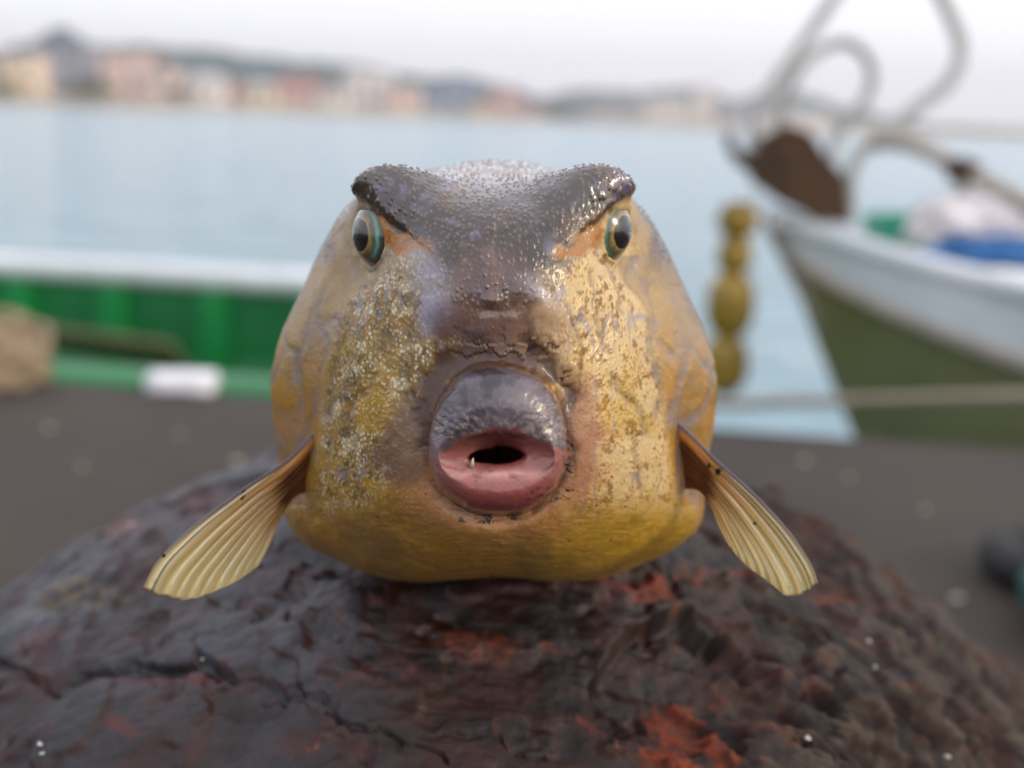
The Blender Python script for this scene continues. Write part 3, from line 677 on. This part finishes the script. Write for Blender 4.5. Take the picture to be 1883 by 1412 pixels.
for ring in rings:
    a = np.array([(math.atan2(p[0]-CX, -(p[1]-CY)), math.hypot(p[0]-CX, p[1]-CY), p[2]) for p in ring])
    a = a[np.argsort(a[:, 0])]
    e = np.vstack([a-[2*math.pi, 0, 0], a, a+[2*math.pi, 0, 0]]); tw = (th+math.pi) % (2*math.pi)-math.pi
    v = hermite(e[:, 0], e[:, 1:], tw, mono=False)
    R3.append(PY(CX+np.sin(tw)*v[:, 0], CY-np.cos(tw)*v[:, 0], v[:, 1]))
# behind the widest section the carapace runs straight back, then narrows to the tail stalk
last = R3[-1]; cz = last[:, 2].mean()-.004; cx_ = last[:, 0].mean()
def dome_z(x, y): return ZT-2.0*((x-BX)**2+(y-BY)**2)-.0006
for dy, sx, sz, up in ((.030, .99, .975, -.001), (.070, .96, .94, -.001), (.110, .88, .87, .002), (.150, .72, .74, .006), (.185, .48, .54, .010), (.210, .29, .36, .012), (.240, .17, .25, .013), (.275, .11, .23, .013), (.300, .09, .23, .013), (.303, .03, .15, .013)):
    q = last.copy(); q[:, 0] = cx_+(q[:, 0]-cx_)*sx; q[:, 2] = cz+up+(q[:, 2]-cz)*sz; q[:, 1] = .325+(q[:, 1]-.325)*.6+dy; R3.append(q)
R3 = np.array(R3)                                                        # rings x angle x 3
sc = np.concatenate([[0], np.cumsum(np.linalg.norm(np.diff(R3, axis=0), axis=2).mean(1)**.8)])
nfront = len(rings)
dens = np.concatenate([np.linspace(0, sc[nfront-1], NV-70, endpoint=False), np.linspace(sc[nfront-1], sc[-1], 70)])
P = hermite(sc, R3, dens, mono=True).transpose(1, 0, 2)                  # angle x depth x 3
def smooth(P, it, mask=None):
    for _ in range(it):
        Q_ = (P+np.roll(P, 1, 0)+np.roll(P, -1, 0))/3; S = Q_.copy(); S[:, 1:-1] = (Q_[:, :-2]+Q_[:, 1:-1]+Q_[:, 2:])/3
        P = S if mask is None else P+(S-P)*mask[..., None]
    return P
px, py = proj(P)
soft = sst(0., .03, np.hypot(px-CX, (py-805))/1000-.135)
P = smooth(P, 14, soft); P = smooth(P, 60, sst(840, 900, py)*sst(.276, .286, P[..., 1])*(1-sst(.33, .36, P[..., 1]))); P = smooth(P, 2)
floor_ = dome_z(P[..., 0], P[..., 1]); P[..., 2] = np.maximum(P[..., 2], floor_)
px, py = proj(P); Yd = P[..., 1]; pm = P*1000.
gu = np.roll(P, -1, 0)-np.roll(P, 1, 0); gv = np.gradient(P, axis=1); nn = np.cross(gu, gv); nn /= np.linalg.norm(nn, axis=-1, keepdims=True)+1e-12
if (nn[:, 300]*(P[:, 300]-P[:, 300].mean(0))).sum() < 0: nn = -nn; print('flipped normals')
EYES = [(PY(724., 430., .2962), -1), (PY(1086., 421., .2962), 1)]; RE = .0108
front = 1-sst(.303, .318, Yd)                                            # 1 on the head, 0 on the flank shell
frontb = np.where((py > 470) & (py < 930), 1-sst(.2925, .3005, Yd), front); fx = px; mx_ = np.where(px < 908, px, 2*908-px)                          # mirrored x, always the photograph's left side
def wrp(a, b, s): return a*noise(v3(px/38, py/38, Yd*40), s)+b*noise(v3(px/9, py/9, Yd*160), s+1)
wx = px+wrp(15, 6, 201); wy = py+wrp(13, 6, 203); wm = np.where(px < 908, wx, 2*908-wx)
wdt = 7+34*sst(400, 500, py)
dome = sst(0, 1, .5-.5*np.clip(1/wdt, 0, 1)*poly_sd(wm, wy, [(640, 335), (655, 362), (698, 396), (738, 436), (780, 478), (808, 520), (846, 556), (908, 580), (920, 560), (920, 270), (640, 270)]))
back = sst(.300, .320, Yd)*sst(.25, .6, nn[..., 2])
fore = np.maximum(dome*front, back)
orange = sst(5, -5, poly_sd(wm, wy, [(692, 394), (716, 408), (752, 432), (792, 464), (752, 470), (724, 458), (706, 436)]))
nose = blob(wx, wy, 905, 585, 130, 68); nose = sst(.30, .62, nose)
hol = sst(13, -14, poly_sd(wx, wy, [(806, 640), (850, 648), (880, 632), (925, 640), (975, 618), (1012, 640), (1040, 676), (1062, 740), (1060, 830), (1040, 880), (1048, 800), (1024, 720), (985, 686), (905, 668), (838, 690), (796, 750), (786, 820), (770, 830), (756, 760), (775, 690)]))
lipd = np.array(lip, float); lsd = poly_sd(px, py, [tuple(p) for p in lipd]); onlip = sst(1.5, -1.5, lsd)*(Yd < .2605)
opening = sst(2, -3, poly_sd(px, py, [(860, 842), (882, 828), (914, 818), (946, 823), (968, 836), (946, 848), (912, 852), (882, 850)]))*(lsd < 0)
# ---- relief
w1, w2, hc = worley(pm/1.30, 300)                                       # tubercles of the brow and back
dots = sst(.44, .20, w1)
v1, v2, hv = worley(pm/np.array([.95, 1.0, 1.25]), 320)                # finer grain of the cheeks
fine = sst(.50, .22, v1)
vein = np.abs(fbm(v3(px/26+.25*noise(v3(px/30, py/30), 341), py/240, Yd*10), 2, 340)); veinm = sst(.085, .02, vein)*sst(-.25, .15, fbm(v3(px/60, py/60), 2, 345))
cheek = np.clip(frontb*(1-fore)*(1-onlip)*sst(1000, 900, py)*sst(150, 210, np.hypot((px-912)*1.0, (py-800)*.8)), 0, 1)
cheek = np.maximum(cheek*(1-nose*.9), 0)
groove = np.zeros_like(px)
for ln, wd in (([(692, 690), (668, 722), (640, 765), (628, 800)], 7), ([(622, 590), (616, 650), (606, 700), (604, 760)], 8), ([(700, 470), (690, 520), (668, 580)], 4), ([(770, 560), (752, 620), (748, 690), (760, 740)], 4), ([(650, 800), (640, 850), (640, 900)], 5), ([(730, 500), (722, 560), (700, 640)], 4)):
    groove = np.maximum(groove, np.exp(-(line_d(wm*.5+mx_*.5, wy*.5+py*.5, ln)/wd)**2))
groove *= front*(1-onlip)
H = .00034*dots*fore*(.5+.8*hc)+.00012*fine*cheek-.00012*veinm*cheek-.00028*groove
H += .00035*fbm(pm/7., 3, 360)*front*(1-onlip)+.00012*fbm(pm/2.2, 3, 365)*cheek
H += .0010*blob(px, py, 909, 552, 17, 9)-.0009*blob(px, py, 900, 572, 16, 7)+.0006*blob(px, py, 940, 585, 16, 12)
H += .0012*blob(px, py, 820, 560, 26, 40, .5)+.0012*blob(px, py, 1000, 560, 26, 40, -.5)            # raised shoulders of the snout
flk = sst(.08, .16, fbm(v3(px/20, py/16), 4, 380)); flake = flk*np.clip(sst(.25, .6, blob(px, py, 930, 632, 130, 36))+sst(.3, .6, blob(px, py, 1042, 685, 24, 26)), 0, 1)*(1-onlip)
H += .00022*flake-.00035*hol*(1-flake)
upl = onlip*sst(835, 790, py); crust = upl*sst(650, 780, py)*sst(824, 802, py+8*noise(v3(px/25, py/25), 390))
H += .00022*crust*fbm(v3(px/9, py/7), 4, 392)+.00010*onlip*fbm(v3(px/14, py/10), 3, 394)
H -= .0004*onlip*np.exp(-(line_d(px, py, [(815, 905), (850, 925)])/9)**2)
brl = [(652, 352), (676, 374), (704, 392), (748, 424), (800, 466)]
H += (.0003*np.exp(-(line_d(mx_, py+7, brl)/9)**2)-.0004*np.exp(-(line_d(mx_, py-9, brl)/9)**2))*front*(1-sst(780, 815, mx_))
H += .0003*blob(mx_, py, 651, 345, 14, 12)*front
H += (.00012*fbm(v3(px/26, py/5, Yd*60), 4, 397)+.0002*fbm(pm/3., 4, 398))*front*sst(860, 960, py)*(1-onlip)
lid = 0
for ec, sg in EYES:
    d = np.linalg.norm(P-ec, axis=-1); lid = lid+np.exp(-((d-RE*1.04)/.0007)**2)
H += .00055*lid*front
cell1, cell2, cellh = worley((P+.003*np.stack([noise(pm/9., 400), noise(pm/9., 401), noise(pm/9., 402)], -1))*1000/np.array([10., 16., 21.]), 410)
net = sst(.26, .03, cell2-cell1)                                        # the grey net round the yellow plates of the shell
flank = (1-frontb)*(1-back)*(1-fore)
H += -.0003*net*flank+.00010*fine*flank
H[:, :6] *= 0
P2 = P+nn*H[..., None]
P2[..., 2] = np.where(P[..., 2] <= floor_+1e-6, P[..., 2], P2[..., 2])
# ---- colour
nA = fbm(v3(px/70, py/70, Yd*12), 4, 430); nB = fbm(v3(px/22, py/22, Yd*40), 4, 440); nC = fbm(pm/1.1, 3, 450)
c = np.zeros(P.shape)+lin(186, 152, 76)
rt = sst(860, 1010, px)
# cheeks: pale grains on ochre on one side, ochre grains on cream on the other
pat = fbm(v3(px/11, py/15, Yd*60), 3, 437, .6)
chL = mixc(mixc(np.zeros(P.shape)+lin(160, 122, 22), lin(88, 70, 30), sst(.02, .3, pat)*.8), lin(236, 230, 198), np.clip(fine*(.35+.65*sst(-.3, .25, nB))+.35*sst(.1, .5, nB), 0, 1)); chL = mixc(chL, lin(120, 100, 62), sst(.1, .45, fbm(v3(px/20, py/70, Yd*30), 4, 433))*.5)
chR = mixc(np.zeros(P.shape)+lin(226, 198, 142), lin(178, 126, 14), np.clip(fine*sst(-.2, .2, nB+.25*nA)+.8*sst(.08, .26, pat)*sst(-.2, .3, nA+.15), 0, 1))
chR = mixc(chR, lin(120, 80, 22), sst(.22, .4, pat)*.6)
ck = chL*(1-rt[..., None])+chR*rt[..., None]
ck = mixc(ck, lin(196, 190, 176), sst(560, 450, py)*.45*(1-rt)); 
ck = mixc(ck, lin(202, 160, 22), sst(.0, .4, nA)*.5*sst(520, 760, py))
ck = mixc(ck, lin(156, 152, 166), veinm*.6)
c = mixc(c, ck, frontb)
# smooth yellow chin, pinkish tan round the mouth
chin = sst(880, 985, py+14*nB)*front
c = mixc(c, lin(176, 132, 40), chin*.9)
c = mixc(c, lin(142, 112, 60), chin*sst(.0, .5, nA+.2)*.6); c = mixc(c, lin(220, 178, 40), chin*sst(950, 1130, px+30*nA)*.55)
tan = np.clip(sst(.30, .75, blob(wx, wy, 915, 850, 235, 165)), 0, 1)*front
c = mixc(c, lin(196, 140, 96), tan*.85)
c = mixc(c, lin(126, 100, 84), sst(.25, .7, blob(wx, wy, 745, 815, 62, 95, .15))*.75*front)
c = mixc(c, lin(176, 122, 88), sst(.25, .7, blob(wx, wy, 1062, 800, 45, 130))*.7*front)
c = mixc(c, lin(122, 98, 60), groove*.45)
c = mixc(c, lin(122, 116, 132), np.exp(-(line_d(wm, wy, [(622, 590), (616, 650), (606, 700), (600, 765)])/7)**2)*front*.55*sst(-.2, .3, nB))  # shading of the gill fold, painted in as lavender-grey
# brow, forehead
fc = mixc(np.zeros(P.shape)+lin(72, 58, 48), lin(124, 120, 144), sst(.08, .38, fbm(v3(px/46, py/34, Yd*20), 3, 460))*.75)
fc = mixc(fc, lin(34, 30, 30), sst(.08, .4, nB)*.6)
fc = mixc(fc, lin(128, 96, 48), sst(.1, .45, -nA)*.35)
fc = mixc(fc, lin(168, 150, 130), dots*(.15+.38*hc))
c = mixc(c, fc, fore)
rim = np.exp(-(line_d(mx_, py, [(655, 362), (700, 388), (745, 420), (795, 462)])/9)**2)*front*(px > 908)
c = mixc(c, lin(206, 176, 134), rim*sst(-.3, .2, nB)*.8)
c = mixc(c, lin(186, 122, 4), orange*front*.95*sst(-.9, -.1, nB)*(1-.3*dots))
c = mixc(c, lin(214, 180, 120), orange*dots*.35*hc)
# snout
nose2 = np.maximum(nose, sst(.35, .7, blob(wx, wy, 908, 560, 95, 130)))
c = mixc(c, lin(132, 102, 96), nose2*front*.92*(1-onlip)*(1-.6*fore))
c = mixc(c, lin(180, 174, 190), (blob(wx, wy, 795, 575, 26, 52, .5)+.7*blob(wx, wy, 778, 505, 30, 46, -.2)+.8*blob(wx, wy, 1000, 545, 50, 14, .5))*front*.95)  # pale lavender snout edges, with their highlights painted in
c = mixc(c, lin(206, 176, 138), sst(.25, .6, blob(wx, wy, 1020, 600, 40, 60, -.3))*.7*front)
c = mixc(c, lin(60, 48, 46), sst(.2, .45, nB)*nose*.4)
c = mixc(c, lin(88, 56, 38), np.clip(hol, 0, 1)*.95*front*(1-onlip))
c = mixc(c, lin(176, 140, 100), flake*(.1+.5*rt)*front)
c = mixc(c, lin(104, 96, 102), flake*(1-rt)*.4*front)
# lips
c = mixc(c, lin(92, 62, 48), np.maximum(sst(14, 2, np.abs(lsd-4))*.75, sst(40, 8, lsd)*sst(800, 700, wy)*.8)*front*(1-onlip)*sst(-.5, .2, nB))  # brown grit round the lip, with the groove's shade painted in
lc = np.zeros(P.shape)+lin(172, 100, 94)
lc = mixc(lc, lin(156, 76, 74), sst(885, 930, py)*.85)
lc = mixc(lc, lin(226, 178, 166), blob(px, py, 915, 872, 100, 9)*.8)  # pale pink highlight painted along the lower lip's inner edge
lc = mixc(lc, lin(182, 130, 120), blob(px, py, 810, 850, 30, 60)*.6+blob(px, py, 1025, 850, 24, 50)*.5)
ulc = mixc(np.zeros(P.shape)+lin(98, 88, 100), lin(58, 49, 54), sst(.05, .4, fbm(v3(px/30, py/24), 4, 470)))
ulc = mixc(ulc, lin(200, 180, 156), np.clip(sst(.02, .25, fbm(v3(px/7, py/6), 4, 475, .7)*.8+.3*(sst(700, 790, py)-.7)+.16*(rt-.6))*(.12+.6*crust), 0, 1)*.6)
ulc = mixc(ulc, lin(150, 138, 140), blob(wx, wy, 960, 745, 50, 40)*.6)
umask = sst(6, -6, wy-np.interp(wx, [780, 810, 850, 910, 960, 1000, 1040], [850, 832, 808, 792, 800, 816, 830]))
lc = mixc(lc, lin(150, 92, 84), sst(.0, .4, fbm(v3(px/20, py/12), 4, 477))*.5); lc = mixc(lc, ulc, umask)
lc = mixc(lc, lin(108, 64, 55), blob(px, py, 912, 802, 150, 26)*.95*(1-umask))  # shade on the underside of the upper lip, painted brown
lc = mixc(lc, lin(146, 118, 124), np.clip(blob(wx, wy, 792, 830, 18, 60)+.6*blob(wx, wy, 1040, 815, 16, 45), 0, 1)*.8)
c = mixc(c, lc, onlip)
c = mixc(c, lin(96, 34, 30), np.clip(opening, 0, 1)*sst(.2490, .2525, Yd))
c = mixc(c, lin(110, 30, 26), np.clip((Yd > .2545)*(lsd < -45), 0, 1)*1.0)
# grit and dark specks
grit = sst(.16, .24, fbm(v3(px/9, py/7), 4, 480, .6))
gz = np.clip(blob(px, py, 905, 955, 70, 9)+blob(px, py, 1046, 845, 10, 55)+blob(px, py, 1000, 910, 40, 16)*.8+blob(px, py, 985, 640, 60, 20)*.7, 0, 1)
c = mixc(c, lin(34, 24, 18), grit*sst(.25, .5, gz)*.9)
sp = (worley(v3(px/30, py/24), 490)[0] < .12)*front*(py > 860)
c = mixc(c, lin(56, 42, 22), sp*.8)
# flank shell: orange-yellow plates in a lavender-grey net, paler towards the back
fl = mixc(np.zeros(P.shape)+lin(200, 148, 36), lin(170, 130, 56), sst(-.1, .4, nA)); fl = mixc(fl, lin(186, 168, 130), sst(760, 500, py)*.7)
fl = mixc(fl, lin(142, 138, 150), np.clip(net*.55*(.7+.5*nA)+.25*sst(.1, .4, nB), 0, 1)); fl = mixc(fl, lin(206, 166, 74), sst(930, 1000, py))
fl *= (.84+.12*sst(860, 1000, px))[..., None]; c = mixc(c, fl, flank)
lum = (c @ np.array([.3, .6, .1]))[..., None]; c = c*.97+lum*.03
c = np.clip(c, .004, 1)**1.12*(.78*(1+.16*nC+.10*nB))[..., None]; c = np.clip(c, .005, .85)
ro = .46-.18*fore-.08*fore*sst(430, 345, py)+.06*nC+.10*cheek-.12*onlip-.1*nose; ro = np.clip(ro+.12*crust, .16, .8)
k = N('fish_skin')
at = k.n('Attribute', attribute_name='Col'); k.l(at.outputs['Color'], k.b.inputs['Base Color'])
ag = k.n('Attribute', attribute_name='Rough'); k.l(ag.outputs['Fac'], k.b.inputs['Roughness'])
k.b.inputs['Subsurface Weight'].default_value = .06; k.b.inputs['Subsurface Radius'].default_value = (1.0, .45, .25); k.b.inputs['Subsurface Scale'].default_value = .0016
aw = k.n('Attribute', attribute_name='Wet'); k.l(aw.outputs['Fac'], k.b.inputs['Coat Weight'])
k.b.inputs['Coat Roughness'].default_value = .11; k.b.inputs['Coat IOR'].default_value = 1.6
t1 = k.tex(900, 4, .6); k.l(k.bump(t1.outputs[0], .35, .0005).outputs[0], k.b.inputs['Normal'])
base_pt = (0., .42, float(dome_z(0., .42)))
fish = empty('boxfish', base_pt, 'yellow boxfish with dark brow and puckered lips perched on the rusty bollard', 'fish')
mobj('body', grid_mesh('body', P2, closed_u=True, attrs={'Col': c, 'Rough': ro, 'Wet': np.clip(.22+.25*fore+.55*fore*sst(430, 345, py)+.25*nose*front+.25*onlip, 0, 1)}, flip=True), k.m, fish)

# eyes
k = N('fish_eye'); at = k.n('Attribute', attribute_name='Col'); k.l(at.outputs['Color'], k.b.inputs['Base Color'])
k.b.inputs['Roughness'].default_value = .22; k.b.inputs['Coat Weight'].default_value = 1.0; k.b.inputs['Coat Roughness'].default_value = .03; k.b.inputs['Coat IOR'].default_value = 1.45
for ec, sg in EYES:
    pd = np.array([sg*.80, -.60, .0]); pd /= np.linalg.norm(pd)
    e1 = np.cross(pd, [0, 0, 1.]); e1 /= np.linalg.norm(e1); e2 = np.cross(e1, pd)
    aa, bb = np.meshgrid(np.linspace(0, 2*math.pi, 160, endpoint=False), np.linspace(0.001, math.pi-.001, 180), indexing='ij')
    d = pd*np.cos(bb)[..., None]+(e1*np.cos(aa)[..., None]+e2*np.sin(aa)[..., None])*np.sin(bb)[..., None]
    g = np.degrees(bb); rag = 2.5*noise(d*5, 500)+1.2*noise(d*14, 501)
    rad = RE*(1+.035*np.exp(-(g/32)**2))
    col = np.zeros(d.shape)+lin(62, 66, 56)
    col = mixc(col, lin(128, 116, 72), sst(34, 25, g+rag)*.9)
    col = mixc(col, lin(78, 72, 44), sst(-.1, .35, fbm(d*11, 3, 503))*.65)
    col = mixc(col, lin(120, 196, 176), np.exp(-((g-37+rag*.5)/3.0)**2)*.6*sst(.25, .95, (d @ e1)*sg/np.maximum(np.sin(bb), .05))*(.75+.35*noise(d*7, 507)))
    col = mixc(col, lin(40, 44, 44), sst(40, 47, g)*.8)
    col = mixc(col, lin(176, 138, 60), np.exp(-((g-25+rag*.5)/1.6)**2)*.45)
    col = mixc(col, lin(6, 8, 12), sst(24, 22.4, g+rag*.3))
    mobj('eye', grid_mesh('eye', ec+d*(rad)[..., None], closed_u=True, attrs={'Col': col}), k.m, fish)

# pectoral fins: ribbed membranes with their rays
def fin(name, lead, tip, trail, base, sg, spots):
    nu, nv = 220, 200
    Lc, Tc, Bc, Pc = curve(lead, nu), curve(trail, nu), curve(base, nv), curve(tip, nv)
    u = np.linspace(0, 1, nu)[:, None, None]; v = np.linspace(0, 1, nv)[None, :, None]
    S = ((1-v)*Lc[:, None]+v*Tc[:, None]+(1-u)*Bc[None]+u*Pc[None]-((1-u)*(1-v)*Lc[0]+(1-u)*v*Tc[0]+u*(1-v)*Lc[-1]+u*v*Tc[-1]))
    NRAY = 9; uu, vv = u[..., 0]+0*v[..., 0], v[..., 0]+0*u[..., 0]
    vw = vv+.035*noise(v3(vv*5.5, vv*0), 518+sg); vw = (vw-vw.min())/(vw.max()-vw.min()); ph = vw*NRAY; wave = np.cos(2*math.pi*(ph-.5)); amp = sst(.08, .4, uu)*(.0009-.0003*uu)
    S[..., 2] += amp*wave+.0012*sst(.25, 0, uu)*(vv < .3)+.0004*noise(v3(uu*4, vv*9), 520+sg)
    # scalloped, slightly torn end
    fray = .006*np.abs(np.sin(math.pi*ph))+.008*np.maximum(0, noise(v3(ph*1.3, ph*0), 525+sg))
    S[..., :2] -= (np.gradient(S[..., :2], axis=0)*nu)*(fray*sst(.9, 1., uu))[..., None]
    Pw = PY(S[..., 0], S[..., 1], S[..., 2])
    col = np.zeros(Pw.shape)+lin(232, 198, 128)
    col = mixc(col, lin(236, 226, 182), sst(.35, .9, uu))
    col = mixc(col, lin(218, 160, 90), sst(.6, .2, uu)*.7+.5*sst(.5, 1., vv)*sst(.95, .4, uu))
    col = mixc(col, lin(184, 154, 86), np.clip(-wave, 0, 1)*sst(.1, .4, uu)*.7)
    col = mixc(col, lin(112, 62, 30), sst(.34, .22, uu-.10*vv+.03*noise(v3(uu*9, vv*6), 530))*sst(.12, .26, vv)*.95)
    col = mixc(col, lin(150, 146, 158), sst(.10, .04, vv+.07*uu)*.95)
    col = mixc(col, lin(70, 54, 34), np.exp(-((vv-.075)/.012)**2)*sst(.25, .5, uu)*.75)
    col = mixc(col, lin(52, 40, 26), sst(.985, .998, uu)*sst(.5, .1, vv)*.7)
    col *= (1+.10*fbm(v3(uu*6, vv*40), 3, 533))[..., None]
    Spx, Spy = S[..., 0], S[..., 1]
    for cx, cy, rx, ry, ro_ in spots: col = mixc(col, lin(16, 12, 8), sst(.35, .6, blob(Spx, Spy, cx, cy, rx, ry, ro_)))
    o = mobj(name, grid_mesh(name, Pw, attrs={'Col': np.clip(col, .01, .9)}), m_fin, fish)
    md = o.modifiers.new('thickness', 'SOLIDIFY'); md.thickness = .0003; md.offset = 0
    for r in range(NRAY):
        j = int(np.argmin(np.abs(vw[0]-(r+.5)/NRAY))); pth = Pw[66:int(nu*.985), j][::6]
        n = len(pth); kx = np.linspace(0, 1, n); nr = np.array([0, -.6, .8])
        tube('fin_ray', pth+nr*.0001, .00042*(1-.55*kx)*np.clip(kx*6, .2, 1)+.00008, m_ray, o, 6)
k = N('fin_membrane'); at = k.n('Attribute', attribute_name='Col')
df = k.b; k.l(at.outputs['Color'], df.inputs['Base Color']); df.inputs['Roughness'].default_value = .42
tl = k.n('BsdfTranslucent'); k.l(at.outputs['Color'], tl.inputs['Color']); ms = k.n('MixShader'); ms.inputs[0].default_value = .5
k.l(df.outputs[0], ms.inputs[1]); k.l(tl.outputs[0], ms.inputs[2]); k.l(ms.outputs[0], k.out.inputs[0]); m_fin = k.m
m_ray = simple('fin_ray', L3(232, 224, 190), L3(240, 234, 214), 300, .35, 0)
fin('pectoral_fin', [(604, 764, .3030), (585, 786, .3010), (545, 830, .2960), (440, 903, .2880), (335, 985, .2810), (285, 1038, .2785), (262, 1083, .2775)],
    [(262, 1083, .2775), (296, 1098, .2775), (334, 1104, .2780), (400, 1086, .2800), (446, 1062, .2815), (476, 1040, .2830)],
    [(572, 900, .3020), (545, 912, .2980), (516, 952, .2920), (496, 1000, .2860), (476, 1040, .2830)],
    [(604, 764, .3030), (600, 800, .3035), (590, 850, .3035), (572, 900, .3020)], -1, [(447, 910, 5, 12, .3), (300, 1021, 5, 4, 0), (380, 962, 8, 3, -.7)])
fin('pectoral_fin', [(1230, 764, .3030), (1262, 790, .3000), (1310, 838, .2950), (1398, 918, .2880), (1468, 1000, .2830), (1495, 1045, .2810), (1505, 1074, .2805)],
    [(1505, 1074, .2805), (1484, 1090, .2805), (1456, 1098, .2808), (1405, 1064, .2820), (1362, 1030, .2830), (1340, 1002, .2840)],
    [(1258, 898, .3020), (1284, 902, .2980), (1304, 925, .2930), (1322, 966, .2870), (1340, 1002, .2840)],
    [(1230, 764, .3030), (1236, 800, .3035), (1246, 850, .3035), (1258, 898, .3020)], 1, [(1320, 868, 6, 8, .3), (1304, 856, 4, 6, 0), (1388, 962, 4, 3, 0)])
# tail, dorsal and anal fins behind
tipz = float(R3[-2][:, 2].mean()); tipx = float(R3[-2][:, 0].mean()); ty = float(R3[-2][:, 1].mean())
def fan(name, o0, dirs, length, n=9):
    rows = []
    for k_, (dx, dy, dz) in enumerate(dirs):
        d = np.array([dx, dy, dz]); d = d/np.linalg.norm(d)
        rows.append([np.array(o0[k_])+d*length*t+np.array([.0012*math.cos(k_*2.2)*t, 0, 0]) for t in np.linspace(0, 1, 14)])
    G = np.array(rows); col = np.zeros(G.shape)+lin(206, 170, 96); col[::2] *= .85
    ob = mobj(name, grid_mesh(name, G, attrs={'Col': col}), m_fin, fish); md = ob.modifiers.new('thickness', 'SOLIDIFY'); md.thickness = .0008; md.offset = 0
    md = ob.modifiers.new('smooth', 'SUBSURF'); md.levels = 1; md.render_levels = 1
ks = np.linspace(-1, 1, 17)
fan('tail_fin', [(tipx, ty-.008, tipz+.011*q) for q in ks], [(0, 1, .45*q) for q in ks], .05)
fan('dorsal_fin', [(tipx, .515+.018*q, float(np.interp(.515+.018*q, [.42, .48, .51, .535, .60], [ZC-.030, ZC-.044, ZC-.052, ZC-.056, ZC-.060]))-.008) for q in ks], [(.25, .8+.2*q, 1-.1*q) for q in ks], .030)
fan('anal_fin', [(tipx, .54+.014*q, ZC-.074) for q in ks], [(0, 1.2, -.55-.1*q) for q in ks], .022)
# a single tooth showing in the lower jaw
q0 = PY(868., 858., .2495); q1 = PY(870., 842., .2488)
tube('tooth', [q0, (q0+q1)/2, q1], [.0005, .0004, .0001], m_chip, fish, 8)

# ------------------------------------------------------------------ haze over the harbour
k = N('haze'); k.t.nodes.remove(k.b); pv = k.n('VolumePrincipled'); pv.inputs['Color'].default_value = (.96, .98, 1.0, 1); pv.inputs['Density'].default_value = .0008; pv.inputs['Anisotropy'].default_value = .2
k.l(pv.outputs[0], k.out.inputs['Volume'])
bm = box_bm(0, 700, 40, 2600, 1700, 86); bm_obj('haze', bm, k.m); tag(bpy.data.objects['haze'], kind='stuff')
